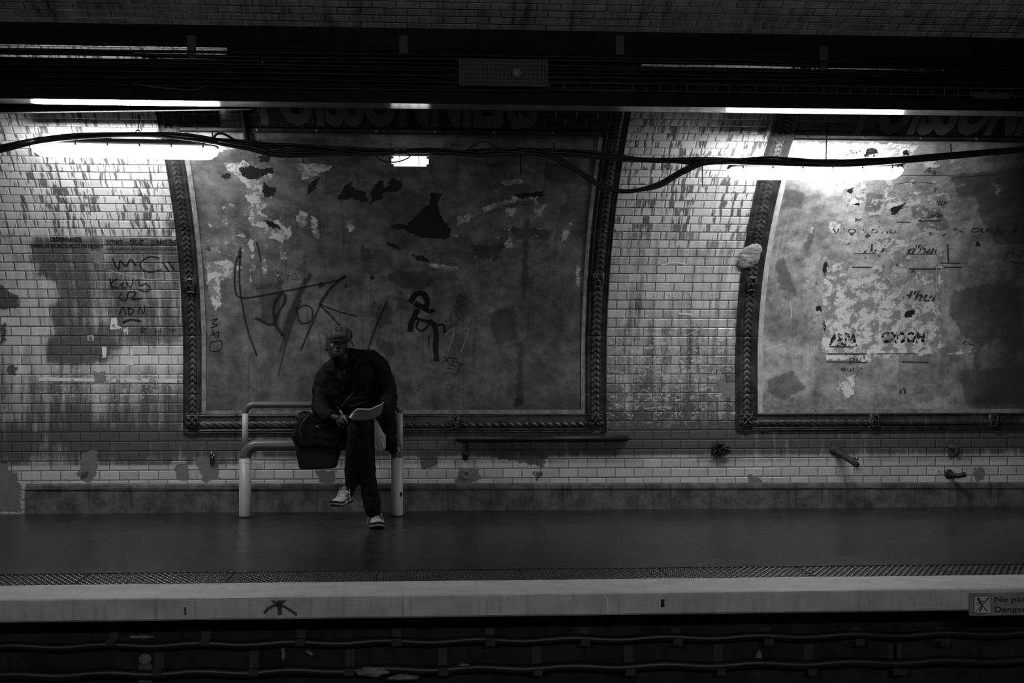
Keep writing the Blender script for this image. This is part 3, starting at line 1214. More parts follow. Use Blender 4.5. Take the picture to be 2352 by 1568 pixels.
def boss(name, X, s, r, parent, style):
    """carved ceramic ornament"""
    mb = MB()
    c = wp(X, s, 0.020)
    d, z, th = prof(s)
    rot = Euler((th, 0, 0)).to_matrix()
    Mx = rot

    def at(x, y, off=0.0):
        return c + Mx @ Vector((x, -off, y))
    if style == 'rosette':
        mb.ell(c, (r * .45, 0.030, r * .45), Mx)
        for k in range(4):
            an = math.pi / 4 + k * math.pi / 2
            q = at(math.cos(an) * r * 0.6, math.sin(an) * r * 0.6, 0.01)
            m3 = Mx @ Euler((0, -an, 0)).to_matrix()
            mb.ell(q, (r * .5, 0.022, r * .26), m3)
        for k in range(8):
            an = k * math.pi / 4
            mb.tube([at(math.cos(an) * r * 0.9, math.sin(an) * r * 0.9, 0.015), at(math.cos(an + .785) * r * 0.9, math.sin(an + .785) * r * 0.9, 0.015)], 0.008, 6)
    else:
        # interlaced letters in a scroll
        mb.box(c, (r * 1.7, 0.012, r * 2.2), (th, 0, 0), 0.004)
        st = [[(-.5, -.8), (-.5, .8), (.5, -.8), (.5, .8)], [(-.7, -.3), (-.2, .1), (.3, -.1), (.7, .4)], [(-.6, 1.05), (0, .9), (.6, 1.05)], [(-.6, -1.05), (0, -.9), (.6, -1.05)]]
        for p in st:
            mb.tube([at(x * r, y * r, 0.018) for x, y in p], 0.0085, 8, smooth=5)
    return mb.build(name, M_FRAME, parent, True)


# ---- first billboard
c1 = wp((XL1o + XR1o) / 2, SB1o, 0)
bb1 = thing('advertising_panel', 'wide empty billboard with black graffiti in ornate ceramic frame behind the bench', 'billboard', c1, 'old billboards in ceramic frames')
PA_L = [
    [(515, 372), (560, 368), (590, 385), (625, 378), (632, 400), (615, 415), (625, 430), (622, 450), (600, 455), (615, 470), (600, 480), (615, 500), (640, 505), (655, 520), (672, 515), (668, 545), (650, 550), (645, 575), (640, 555), (620, 545), (605, 525), (580, 520), (570, 500), (575, 470), (565, 450), (570, 430), (555, 415), (540, 400), (520, 390)],
    [(672, 376), (765, 376), (750, 392), (735, 398), (715, 405), (697, 410), (690, 395)],
    [(680, 495), (690, 485), (705, 488), (706, 515), (695, 522), (685, 515)], [(715, 490), (728, 505), (735, 550), (722, 540), (712, 520)],
    [(793, 505), (805, 502), (812, 525), (802, 535), (795, 520)], [(640, 578), (655, 582), (655, 595), (645, 595)],
    [(475, 600), (520, 595), (560, 612), (540, 625), (505, 645), (508, 700), (495, 715), (485, 690), (475, 650)],
    [(1110, 475), (1180, 450), (1245, 437), (1250, 452), (1190, 458), (1130, 478), (1110, 490)], [(1228, 460), (1256, 470), (1240, 495), (1225, 490)], [(1165, 475), (1190, 470), (1180, 500), (1160, 495)],
    [(1050, 500), (1085, 478), (1090, 495), (1075, 508), (1050, 515)], [(1150, 412), (1200, 410), (1195, 422), (1155, 424)], [(985, 602), (1060, 612), (1040, 622), (990, 612)],
    [(1290, 520), (1312, 510), (1305, 550), (1288, 555)], [(1165, 540), (1182, 545), (1175, 572), (1163, 568)], 
    [(500, 325), (545, 330), (540, 340), (505, 345)], [(610, 590), (615, 620), (608, 628), (600, 600)], 
    [(570, 545), (582, 550), (585, 590), (576, 595)], [(1325, 600), (1332, 620), (1328, 660), (1322, 640)]]
PA_D = [
    [(548, 385), (580, 380), (600, 385), (625, 382), (628, 395), (610, 400), (590, 410), (570, 412), (555, 400)], [(605, 418), (618, 425), (632, 430), (630, 448), (615, 452), (603, 445)],
    [(592, 357), (625, 355), (618, 368), (598, 372)], [(707, 425), (735, 402), (728, 420), (725, 435), (707, 445)],
    [(775, 458), (785, 440), (795, 420), (808, 417), (810, 428), (815, 435), (838, 437), (848, 465), (820, 460), (808, 448), (800, 458), (790, 455)],
    [(852, 440), (862, 422), (872, 410), (882, 415), (880, 428), (895, 425), (893, 412), (905, 408), (920, 415), (925, 430), (910, 440), (880, 440), (878, 455), (865, 460), (852, 466)],
    [(898, 520), (915, 512), (935, 515), (950, 500), (970, 480), (985, 465), (990, 450), (988, 440), (1015, 443), (1008, 455), (1005, 470), (1015, 500), (1035, 525), (1032, 545), (1020, 548), (1000, 545), (970, 545), (945, 535), (925, 525), (905, 525)],
    [(880, 553), (915, 560), (920, 572), (905, 570)], [(940, 582), (975, 588), (990, 602), (960, 596)], [(1182, 444), (1245, 436), (1248, 450), (1190, 454)],
    [(850, 632), (856, 628), (862, 640), (852, 643)], [(1182, 913), (1200, 910), (1202, 930), (1182, 935)], [(600, 500), (630, 510), (650, 525), (620, 520)], [(510, 400), (530, 395), (528, 408), (512, 408)],
    [(700, 525), (720, 545), (708, 540)], [(860, 690), (865, 695), (855, 700)], [(730, 645), (745, 650), (735, 665)], [(795, 652), (800, 662), (788, 660)]]
PA_M = [
    [(900, 620), (985, 625), (1000, 650), (970, 665), (920, 660), (890, 640)], [(870, 700), (905, 705), (900, 740), (870, 750), (860, 730)], [(860, 770), (910, 790), (905, 820), (870, 810)],
    [(1080, 560), (1160, 560), (1140, 600), (1090, 590)], [(1205, 500), (1216, 500), (1212, 650), (1200, 700), (1198, 640)], [(1170, 520), (1270, 525), (1260, 550), (1180, 545)],
    [(530, 318), (750, 316), (745, 332), (540, 335)], [(590, 660), (650, 640), (640, 760), (600, 730)], [(1120, 720), (1180, 700), (1190, 780), (1140, 790)], [(1190, 790), (1205, 780), (1200, 930), (1185, 930)],
    [(910, 680), (940, 690), (940, 710), (908, 712)], [(1250, 370), (1330, 380), (1320, 420), (1250, 410)], [(830, 560), (850, 575), (845, 600), (828, 590)]]


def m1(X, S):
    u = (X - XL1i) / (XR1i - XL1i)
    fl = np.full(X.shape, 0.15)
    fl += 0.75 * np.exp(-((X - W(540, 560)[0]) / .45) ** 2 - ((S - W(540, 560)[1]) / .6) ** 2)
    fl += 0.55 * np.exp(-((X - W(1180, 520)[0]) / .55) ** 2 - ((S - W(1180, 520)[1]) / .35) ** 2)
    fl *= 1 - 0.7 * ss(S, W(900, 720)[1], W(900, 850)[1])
    so = 0.06 + 0.25 * ss(S, W(900, 860)[1], SB1i) + 0.35 * ss(S, W(900, 330)[1], ST1) * ss(u, 0.05, 0.2) + 0.30 * ss(u, 0.45, 0.9)  # top and right end darkened: weaker lamp light put into the colour
    return dict(light=sdf_union(X, S, PA_L), dark=sdf_union(X, S, PA_D), mid=sdf_union(X, S, PA_M), flake=fl, soot_shade=so)


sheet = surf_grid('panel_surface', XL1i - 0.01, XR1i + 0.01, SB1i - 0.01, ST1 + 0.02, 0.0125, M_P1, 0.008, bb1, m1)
moulding('v', XL1o, XL1i, SB1o, SVT, bb1)
moulding('v', XR1o, XR1i, SB1o, SVT, bb1)
moulding('h', SB1o, SB1i, XL1o + .03, XR1o - .03, bb1)
for (bx, bs) in ((W(443, 967)), (W(1366, 967))):
    boss('corner_rosette', bx, bs, 0.052, bb1, 'rosette')
for q in ((441, 652), (1367, 640)):
    bx, bs = W(*q)
    boss('monogram_block', (XL1o + XL1i) / 2 if q[0] < 900 else (XR1o + XR1i) / 2, bs, 0.055, bb1, 'mono')
bx, bs = W(1043, 968)
boss('monogram_block', bx, (SB1o + SB1i) / 2, 0.048, bb1, 'mono')
# pale plaster edge strip inside the frame
mb = MB()


def strip(a0, a1, s0, s1, off, parent, mat, name='border_strip', horizontal=False):
    vs, fs = [], []
    n = max(2, int((s1 - s0) / 0.05))
    for i in range(n + 1):
        s = s0 + (s1 - s0) * i / n
        vs += [wp(a0, s, 0.004), wp(a0, s, off), wp(a1, s, off), wp(a1, s, 0.004)]
    for i in range(n):
        for k in range(3):
            fs.append([i * 4 + k, i * 4 + k + 1, i * 4 + k + 5, i * 4 + k + 4])
    fs += [[0, 1, 2, 3], [n * 4, n * 4 + 3, n * 4 + 2, n * 4 + 1]]
    return mo(name, vs, fs, mat, parent)


M_STRIP = mat_concrete('pale_border_plaster', 0.16, 0.36, 0.4, 0.7, 14.0)
M_STRIP2 = mat_concrete('white_border_plaster', 0.38, 0.62, 0.3, 0.7, 14.0)
strip(XL1i - .006, XL1i + .028, SB1i - .02, ST1, 0.018, bb1, M_STRIP)
strip(XR1i - .022, XR1i + .006, SB1i - .02, ST1, 0.018, bb1, M_STRIP)
strip(XL1i + .028, XR1i - .022, SB1i - .02, SB1i + .012, 0.018, bb1, M_STRIP)

SP = 0.0098
ribbon('sprayed_graffiti', [
    ([(553, 568), (541, 610), (540, 660), (552, 682), (600, 678), (700, 658), (765, 645), (790, 636)], .026), ([(553, 575), (550, 640), (557, 700), (570, 760), (590, 815)], .024),
    ([(590, 730), (625, 745), (640, 715), (655, 690), (648, 672), (630, 700), (632, 740), (648, 768)], .036),
    ([(792, 632), (760, 660), (735, 697)], .036), ([(735, 700), (705, 770), (692, 802)], .022), ([(735, 700), (770, 735), (812, 792)], .022), ([(735, 698), (780, 715), (820, 725)], .020),
    ([(888, 692), (865, 745), (845, 802)], .026), ([(680, 705), (690, 740), (715, 735), (716, 708), (698, 700), (680, 712)], .022), ([(590, 555), (600, 600)], .02)], M_SPRAYD, bb1, SP)
ribbon('faint_sprayed_scribble', [([(712, 630), (680, 700), (645, 805)], .05), ([(700, 640), (665, 720), (650, 770)], .05), ([(690, 690), (660, 780), (640, 860)], .03)], M_SPRAYF, bb1, SP)
ribbon('black_brushed_graffiti', [
    ([(944, 690), (955, 675), (972, 673), (981, 690), (975, 705), (957, 697)], .052), ([(966, 702), (984, 713), (994, 712)], .040), ([(958, 712), (946, 738), (942, 757)], .050),
    ([(950, 728), (968, 734), (985, 738), (1000, 743)], .030), ([(988, 738), (998, 748), (1002, 772), (1000, 796), (1003, 826)], .048), ([(1000, 748), (1018, 745), (1021, 761)], .022),
    ([(960, 738), (957, 752), (972, 758), (986, 742)], .018), ([(984, 770), (985, 798)], .007)], M_INK, bb1, SP + 0.0003)
ribbon('chalk_eleven', [([(1024, 768), (1044, 754), (1030, 806)], .012), ([(1054, 762), (1076, 754), (1060, 806)], .012)], M_CHALK, bb1, SP)
ribbon('marker_word', [([(1020, 818), (1031, 834)], .009), ([(1032, 820), (1018, 832)], .009), ([(1034, 821), (1050, 824)], .008), ([(1042, 823), (1038, 838)], .008), ([(1031, 837), (1045, 841)], .008),
                       ([(1048, 830), (1067, 838)], .008), ([(1058, 834), (1052, 852)], .008), ([(1028, 845), (1042, 848)], .008)], M_INK, bb1, SP, 'small black marker word XIT')
ribbon('marker_word', [([(484, 786), (508, 782), (506, 803), (483, 805), (484, 786)], .009), ([(484, 770), (502, 762), (497, 778), (488, 756)], .008), ([(485, 735), (500, 731), (488, 742), (500, 746), (484, 752)], .008),
                       ([(484, 762), (505, 775)], .007)], M_INK, bb1, SP, 'black marker letters written upwards')
ribbon('pen_scribble', split=True, mat=M_INK, parent=bb1, off=SP, strokes=[([(1033, 738), (1040, 712), (1055, 735), (1043, 700), (1062, 720), (1048, 685), (1068, 705), (1055, 672), (1070, 688), (1062, 662)], .0035),
                        ([(612, 620), (614, 634)], .003), ([(612, 620), (620, 619)], .003), ([(625, 622), (628, 634), (634, 630)], .003), ([(640, 622), (642, 634), (648, 624)], .003), ([(655, 630), (672, 632)], .003), ([(664, 622), (660, 642)], .003), ([(676, 625), (685, 640), (670, 640)], .003)])

# ---- second billboard
c2 = wp(XL2o + 1.0, SB2o, 0)
bb2 = thing('advertising_panel', 'billboard with pale torn layers of lettered posters in ornate frame at the right', 'billboard', c2, 'old billboards in ceramic frames')
PB_L = [
    [(1890, 612), (1945, 597), (1960, 610), (1925, 622), (1960, 640), (2000, 632), (2055, 650), (2060, 690), (2100, 700), (2140, 690), (2158, 720), (2150, 760), (2140, 790), (2150, 812), (2060, 815), (2000, 828), (1900, 828), (1885, 800), (1890, 745), (1900, 725), (1888, 700), (1892, 660)],
    [(1870, 715), (1880, 722), (1870, 748), (1862, 730)], [(1852, 765), (1864, 768), (1856, 772)], [(1853, 520), (1866, 522), (1864, 534), (1856, 532)], [(1752, 620), (1766, 610), (1758, 635), (1750, 632)],
    [(1945, 455), (1975, 445), (1985, 460), (1975, 475), (1955, 472)], [(2030, 440), (2110, 440), (2120, 460), (2090, 475), (2060, 478), (2032, 482)], [(2125, 440), (2190, 442), (2180, 460), (2130, 470)],
    [(1900, 505), (1930, 508), (1925, 540), (1905, 530)], [(2010, 545), (2090, 550), (2085, 575), (2055, 585), (2010, 578)], [(2155, 575), (2168, 575), (2164, 800), (2156, 800)],
    [(1820, 325), (2110, 327), (2100, 345), (2085, 365), (1810, 360)], [(2095, 370), (2190, 360), (2200, 372), (2140, 385)], [(1925, 865), (1960, 860), (1965, 905), (1940, 920), (1925, 900)], [(2280, 420), (2300, 430), (2290, 450)],
    [(1995, 640), (2010, 610), (2030, 605), (2025, 640)], [(2100, 620), (2140, 622), (2150, 650), (2120, 655)], [(2160, 810), (2240, 805), (2240, 812), (2160, 816)]]
PB_D = [
    [(1896, 598), (1902, 610), (1895, 625), (1900, 640), (1896, 640), (1888, 612)], [(1873, 703), (1885, 702), (1888, 712), (1875, 715)], [(1890, 730), (1896, 735), (1896, 760), (1890, 758)],
    [(1945, 432), (1960, 430), (1955, 445), (1948, 442)], [(2045, 475), (2080, 465), (2060, 490), (2048, 492)], [(1956, 466), (1975, 464), (1972, 470), (1958, 470)],
    [(2075, 718), (2095, 710), (2105, 712), (2092, 728), (2078, 728)], [(1990, 340), (2008, 338), (2018, 350), (2000, 352), (1985, 358)], [(2070, 345), (2085, 342), (2080, 355)], [(2242, 540), (2250, 560), (2242, 570)]]
PB_M = [
    [(2185, 670), (2260, 650), (2352, 660), (2352, 800), (2330, 812), (2290, 778), (2250, 800), (2210, 770), (2180, 720)], [(2240, 430), (2352, 420), (2400, 560), (2290, 560), (2250, 500)], [(2235, 790), (2252, 790), (2250, 930), (2230, 930), (2238, 880)],
    [(1860, 530), (1870, 540), (1855, 575), (1845, 560)], [(2090, 470), (2160, 480), (2180, 520), (2130, 545), (2100, 510)], [(1760, 870), (1820, 850), (1850, 890), (1800, 920), (1765, 905)], [(1805, 430), (1850, 440), (1840, 480), (1800, 470)],
    [(2180, 400), (2400, 380), (2400, 450), (2200, 450)], [(1990, 440), (2030, 445), (2020, 500), (1985, 490)], [(1895, 640), (1905, 640), (1900, 660)], [(2200, 850), (2352, 840), (2352, 930), (2220, 930)], [(1780, 600), (1800, 590), (1830, 680), (1790, 660)]]


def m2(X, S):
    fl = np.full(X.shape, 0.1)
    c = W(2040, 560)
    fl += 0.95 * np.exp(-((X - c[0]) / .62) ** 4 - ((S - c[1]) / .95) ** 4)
    so = 0.1 + 0.22 * ss(S, W(1900, 870)[1], SB2i) + 0.75 * ss(X, W(2150, 600)[0], W(2380, 600)[0]) + 0.3 * ss(X, W(2120, 400)[0], W(2300, 400)[0]) * ss(S, W(1900, 500)[1], W(1900, 400)[1])  # right side darkened in the mask to imitate lamp falloff
    return dict(light=sdf_union(X, S, PB_L), dark=sdf_union(X, S, PB_D), mid=sdf_union(X, S, PB_M), flake=fl, soot_shade=so)


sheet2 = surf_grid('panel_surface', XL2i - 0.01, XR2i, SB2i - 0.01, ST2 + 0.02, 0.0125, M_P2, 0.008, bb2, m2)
moulding('v', XL2o, XL2i, SB2o, SVT, bb2)
moulding('h', SB2o, SB2i, XL2o + .03, XR2i, bb2)
boss('corner_rosette', W(1716, 965)[0], W(1716, 965)[1], 0.052, bb2, 'rosette')
boss('monogram_block', (XL2o + XL2i) / 2, W(1715, 648)[1], 0.055, bb2, 'mono')
boss('monogram_block', W(2008, 965)[0], (SB2o + SB2i) / 2, 0.048, bb2, 'mono')
boss('monogram_block', W(2280, 965)[0], (SB2o + SB2i) / 2, 0.048, bb2, 'mono')
# broken, plastered-over piece of the upright
mb = MB()
X_, S_ = W(1718, 586)
th_ = prof(S_)[2]
mb.ell(wp(X_ + .012, S_, 0.020), (.082, 0.022, .10), (th_, 0, 0), 40, 30)
mb.ell(wp(X_ - .02, S_ - .05, 0.020), (.065, 0.018, .06), (th_, 0, 0), 30, 20)
mb.ell(wp(X_ + .04, S_ + .06, 0.020), (.060, 0.018, .06), (th_, 0, 0), 30, 20)
remesh(mb, 'plaster_repair', M_STRIP, bb2, 0.005, 3, 0.003, 24)
strip(XL2i - .006, XL2i + .034, SB2i - .02, ST2, 0.018, bb2, M_STRIP2)
strip(XL2i + .034, XR2i, SB2i - .02, SB2i + .012, 0.018, bb2, M_STRIP)
SP2 = 0.0105
wall_text('poster_lettering', [
    ('AUJOURD\'HUI', 1903, 2062, 534, 0.045, 0.01, 0), ('AUJOURD\'HUI', 2182, 2352, 532, 0.045, 0.015, 0),
    ('Auj', 1980, 2030, 580, 0.085, 0.015, 0.25), ('d\'hui', 2082, 2152, 582, 0.085, 0.015, 0.25), ('Auj', 2305, 2352, 585, 0.085, 0.015, 0.25),
    ('d\'hui', 2070, 2150, 690, 0.085, 0.02, 0.25), ('Auj', 2120, 2150, 395, 0.06, 0.015, 0.2), ('Auj', 2140, 2175, 470, 0.07, 0.015, 0.25), ('JSP', 1940, 1975, 352, 0.045, 0.01, -0.2),
    ('ourd', 2210, 2260, 792, 0.05, 0.015, 0), ('n', 2065, 2080, 903, 0.06, 0.03, 0), ('pul', 1950, 1985, 830, 0.05, 0.01, 0), ('eure', 1930, 1980, 852, 0.045, 0.015, 0)], M_LETP, bb2, SP2)
wall_text('block_lettering', [('ARPA', 1903, 1968, 792, 0.095, 0.05, 0), ('GROOM', 2022, 2122, 785, 0.08, 0.05, 0), ('R', 1985, 2020, 358, 0.08, 0.06, 0), ('A', 2070, 2088, 355, 0.05, 0.05, 0)], M_LETB, bb2, SP2 + .0006)
bars = [([(1962, 580), (2008, 580)], .006), ([(2080, 582), (2150, 582)], .006), ([(1958, 612), (2000, 612)], .014), ([(2088, 616), (2160, 616)], .014), ([(2160, 602), (2205, 603)], .012), ([(2168, 612), (2208, 612)], .012),
        ([(2175, 560), (2177, 600)], .014), ([(1905, 795), (1960, 796)], .012), ([(1900, 812), (1990, 812)], .014), ([(2010, 812), (2100, 811)], .008), ([(1898, 830), (1990, 832)], .010), ([(2010, 404), (2040, 404)], .012),
        ([(2060, 400), (2180, 400)], .008), ([(2060, 508), (2090, 508)], .012), ([(2110, 505), (2160, 505)], .012), ([(2320, 600), (2380, 603)], .012), ([(2200, 405), (2290, 398)], .01), ([(2070, 830), (2130, 832)], .012), ([(2060, 420), (2100, 415), (2150, 420)], .008)]
M_BARS = mat_spray('torn_poster_rules', 0.05, False, 0.85)
ribbon('poster_rule', bars, M_BARS, bb2, SP2, None, True)
ribbon('glue_scratch', split=True, mat=M_PALE, parent=bb2, off=SP2, strokes=[([(1745, 808), (1770, 798), (1797, 790)], .006), ([(1815, 690), (1818, 730)], .006), ([(1892, 738), (1890, 798)], .004), ([(2150, 612), (2152, 700)], .006)])

# ---- station name bands above the billboards
def band(name, x0, x1, st, label, items, group):
    c = wp((x0 + x1) / 2, st + 0.02, 0.01)
    t = thing(name, label, 'station name sign', c, group)
    surf_grid('tile_band', x0, x1, st + 0.02, SVT, 0.05, M_NAMET, 0.010, t)
    # lower border rail with bolts
    vs, fs = [], []
    pr = [(st + 0.004, 0.006), (st + 0.004, 0.022), (st + 0.016, 0.026), (st + 0.022, 0.018), (st + 0.05, 0.016), (st + 0.05, 0.010)]
    for (xx) in (x0, x1):
        vs += [wp(xx, s_, o_) for s_, o_ in pr]
    fs = [[k, k + 6, k + 7, k + 1] for k in range(5)]
    mo('border_rail', vs, fs, M_FRAME, t)
    k = x0 + 0.12
    while k < min(x1, 5.4):
        b = MB()
        q = wp(k, st + 0.036, 0.016)
        b.ell(q, 0.011)
        b.build('bolt', M_CLIP, t, True)
        k += 0.42
    wall_text('lettering', items, M_NAMEL, t, 0.0125, 'pale capitals POISSONNIERS')
    return t


band('station_name_sign', XL1i, XR1i, ST1, 'dark tiled name band POISSONNIERS above the billboard behind the bench', [('POISSONNIERS', 600, 1232, 281, 0.46, 0.045, 0)], 'station name bands')
nl = W(1962, 299)[0]
nr = nl + (W(1232, 281)[0] - W(600, 281)[0])


band2 = thing('station_name_sign', 'dark tiled name band POISSONNIERS cut by the photo edge above the lamp-lit billboard', 'station name sign', wp(3.5, ST2 + .02, 0.01), 'station name bands')
surf_grid('tile_band', XL2i, XR2i, ST2 + 0.02, SVT, 0.05, M_NAMET, 0.010, band2)
vs, fs = [], []
for xx in (XL2i, XR2i):
    vs += [wp(xx, ST2 + a, b) for a, b in ((.004, .006), (.004, .022), (.016, .026), (.022, .018), (.05, .016), (.05, .010))]
mo('border_rail', vs, [[k, k + 6, k + 7, k + 1] for k in range(5)], M_FRAME, band2)
for k in range(7):
    b = MB()
    b.ell(wp(XL2i + .1 + .42 * k, ST2 + 0.036, 0.016), 0.011)
    b.build('bolt', M_CLIP, band2, True)
bm = text_bm('POISSONNIERS', 0.045)
x0 = min(v.co.x for v in bm.verts)
x1 = max(v.co.x for v in bm.verts)
sb = W(2050, 299)[1]
for v in bm.verts:
    v.co = Vector((nl + (v.co.x - x0) / (x1 - x0) * (nr - nl), sb + v.co.y / .7 * .46, 0))
for k in range(60, 90):
    bmesh.ops.bisect_plane(bm, geom=bm.verts[:] + bm.edges[:] + bm.faces[:], plane_co=(0, k * .05, 0), plane_no=(0, 1, 0))
bm.verts.index_update()
mo('lettering', [wp(v.co.x, v.co.y, .0125) for v in bm.verts], [[v.index for v in f.verts] for f in bm.faces], M_NAMEL, band2)
bm.free()
# ------------------------------------------------------------------ tube luminaires
YL = -1.23


def luminaire(pa, pb, label, drop_px, wire_top, ring=False):
    A, B = P(pa[0], pa[1], YL), P(pb[0], pb[1], YL)
    A.y = B.y = YL
    L = (B - A).length
    mid = (A + B) / 2
    t = thing('tube_luminaire', label, 'lamp', mid, 'hanging tube lamps over the platform')
    ang = math.atan2(-(B.z - A.z), B.x - A.x)
    M = Matrix.Translation(mid) @ Euler((0, ang, 0)).to_matrix().to_4x4()

    def loft(name, secs, mat):
        # secs: (x, half width, z bottom, z top, fullness) along the lamp
        vs, fs = [], []
        n = 16
        for (x, hw, zb, zt_) in secs:
            for k in range(n):
                an = 2 * math.pi * k / n
                cx, sx_ = math.cos(an), math.sin(an)
                yy = hw * math.copysign(abs(cx) ** 0.6, cx)
                zz = (zb + zt_) / 2 + (zt_ - zb) / 2 * math.copysign(abs(sx_) ** 0.7, sx_)
                vs.append(M @ Vector((x, yy, zz)))
        for i in range(len(secs) - 1):
            for k in range(n):
                k2 = (k + 1) % n
                fs.append([i * n + k, i * n + k2, (i + 1) * n + k2, (i + 1) * n + k])
        fs.append(list(range(n))[::-1])
        fs.append([(len(secs) - 1) * n + k for k in range(n)])
        return mo(name, vs, fs, mat, t, True)
    h = L / 2
    loft('diffuser', [(-h, .045, -.020, .0), (-h + .012, .058, -.042, .0), (-h + .05, .066, -.068, .0), (-h + .10, .068, -.073, .0), (h - .10, .068, -.073, .0), (h - .05, .066, -.068, .0), (h - .012, .058, -.042, .0), (h, .045, -.020, .0)], M_EMIT)
    loft('housing', [(-h, .048, 0.0005, .024), (-h + .015, .062, 0.0005, .046), (-h + .05, .070, 0.0005, .058), (h - .05, .070, 0.0005, .058), (h - .015, .062, 0.0005, .046), (h, .048, 0.0005, .024)], M_HOUS)
    for k in range(6):
        x = -h + 0.09 + (L - 0.18) * k / 5
        c = MB()
        c.box((0, 0, 0), (0.012, 0.006, 0.024))
        c.v = [M @ (v + Vector((x, -0.070, 0.010))) for v in c.v]
        c.build('clip', M_CLIP, t)
    # suspension
    if ring:
        r = P(ring[0], ring[1], YL)
        rb = MB()
        pts = [r + Vector((math.cos(a) * .016, 0, math.sin(a) * .016)) for a in [i * math.pi / 8 for i in range(17)]]
        rb.tube(pts, 0.0045, 8)
        rb.build('hook_ring', M_BLACK, t, True)
        wv = MB()
        for sx_ in (-.45, .45):
            wv.tube([r + Vector((0, 0, -.016)), M @ Vector((sx_, 0, .044))], 0.003, 6)
        wv.build('sling_wire', M_BLACK, t)
    top = P(wire_top[0], wire_top[1], YL)
    top.z = Z0 + B_ * math.sqrt(1 - ((A_ + YL) / A_) ** 2) + 0.01
    st = r + Vector((0, 0, .016)) if ring else M @ Vector((drop_px, 0, .04))
    wv = MB()
    wv.tube([st, Vector((top.x, YL, top.z))], 0.004, 6)
    wv.build('hanging_wire', M_BLACK, t)
    return t


luminaire((75, 334), (500, 343), 'glowing tube lamp hanging by a ring beside the left end of the graffitied billboard', 0, (322, 262), (317, 304))
luminaire((1673, 389), (2070, 389), 'glowing tube lamp with grey housing hanging in front of the torn poster billboard', 0.08, (1899, 330))

# small emergency lamp with its junction box
c = P(942, 368, YL)
t = thing('emergency_lamp', 'small glowing rectangular emergency lamp clipped under the cables above the man', 'lamp', c)
a, b = P(900, 362, YL), P(985, 362, YL)
L = b.x - a.x
mb = MB()
mb.box((c.x, YL, c.z - .008), (L, 0.085, 0.062), bev=0.016)
mb.build('diffuser', M_EMIT2, t, True)
mb = MB()
mb.box((c.x, YL, c.z + .034), (L * 1.02, 0.09, 0.018), bev=0.005)
mb.build('housing', M_HOUS, t)
mb = MB()
q = P(920, 352, YL)
mb.box((q.x, YL - .02, q.z + .012), (0.12, 0.07, 0.052), bev=0.008)
for k in (-.025, .025):
    mb.tube([(q.x + k, YL - .055, q.z + .012), (q.x + k, YL - .068, q.z + .012)], .014, 12)
mb.build('junction_box', simple('junction_box_grey', 0.12, 0.5), t)
for k in (918, 962):
    q = P(k, 370, YL)
    mb = MB()
    mb.tube([q + Vector((0, -.046, .035)), q + Vector((.002, -.048, -.035))], .003, 6)
    mb.build('strap', M_BLACK, t)

# ------------------------------------------------------------------ cables over the platform
rc = random.Random(11)
base = [(-330, 372), (-100, 352), (0, 338), (75, 323), (180, 312), (318, 308), (430, 313), (560, 329), (700, 340), (850, 345), (1000, 349), (1150, 347), (1300, 352), (1400, 362), (1500, 369), (1620, 369), (1750, 370), (1900, 373), (2000, 371), (2150, 360), (2352, 342), (2700, 318)]
low = [(-330, 378), (-100, 356), (0, 343), (75, 326), (180, 314), (318, 310), (430, 316), (560, 335), (640, 352), (760, 352), (880, 352), (980, 344), (1100, 351), (1240, 350), (1320, 385), (1380, 425), (1440, 438), (1510, 424), (1570, 392), (1630, 370), (1750, 374), (1900, 376), (2000, 374), (2150, 362), (2352, 345), (2700, 322)]


def cable(path, r, label, dy, dz, name='cable', grp='cables slung over the platform', wob=0.008):
    pts = []
    for i, (x, y) in enumerate(path):
        p = P(x, y, YL - 0.055 + dy)
        pts.append(p + Vector((0, rc.uniform(-.006, .006), dz + rc.uniform(-wob, wob))))
    m = MB()
    m.tube(pts, r, 8, smooth=6)
    return tag(m.build(name, M_CABLE, None, True), label, 'cable', grp)


mnt = ['thick black cable running straight over both tube lamps, uppermost of its bundle', 'black cable running straight over both tube lamps, lowest of its bundle', 'thin black cable twisted round the straight cable bundle',
       'black cable running straight over both tube lamps, nearest the wall']
cable(base, .011, mnt[0], 0, .006)
cable(base, .010, mnt[1], .02, -.010)
cable(base, .008, mnt[2], -.02, 0.0, wob=.028)
cable(base, .010, mnt[3], .035, .004, wob=.014)
cable(low, .012, 'thick black cable sagging into a loop between the two billboards, upper strand', .005, .004)
cable(low, .012, 'black cable sagging into a loop between the two billboards, lower strand', -.018, -.010)
cable(low, .008, 'thin black cable sagging into a loop between the two billboards, middle strand', .02, -.006, wob=.016)
for path, lab, r in (([(490, 328), (494, 312), (505, 306), (520, 310), (540, 322), (560, 328)], 'short stiff black cable loop standing above the left tube lamp end', .009),
                     ([(868, 347), (864, 358), (875, 368), (895, 372), (915, 371), (938, 362), (945, 350)], 'thin black cable looping under the emergency lamp junction box', .005),
                     ([(1075, 343), (1095, 330), (1110, 325), (1125, 329), (1150, 342)], 'thin black cable arching above the straight bundle right of the emergency lamp', .005),
                     ([(2060, 384), (2070, 378), (2085, 372), (2110, 366)], 'short black supply cable entering the right end of the tube lamp', .008)):
    cable(path, r, lab, 0, 0, 'cable', None, 0.0)
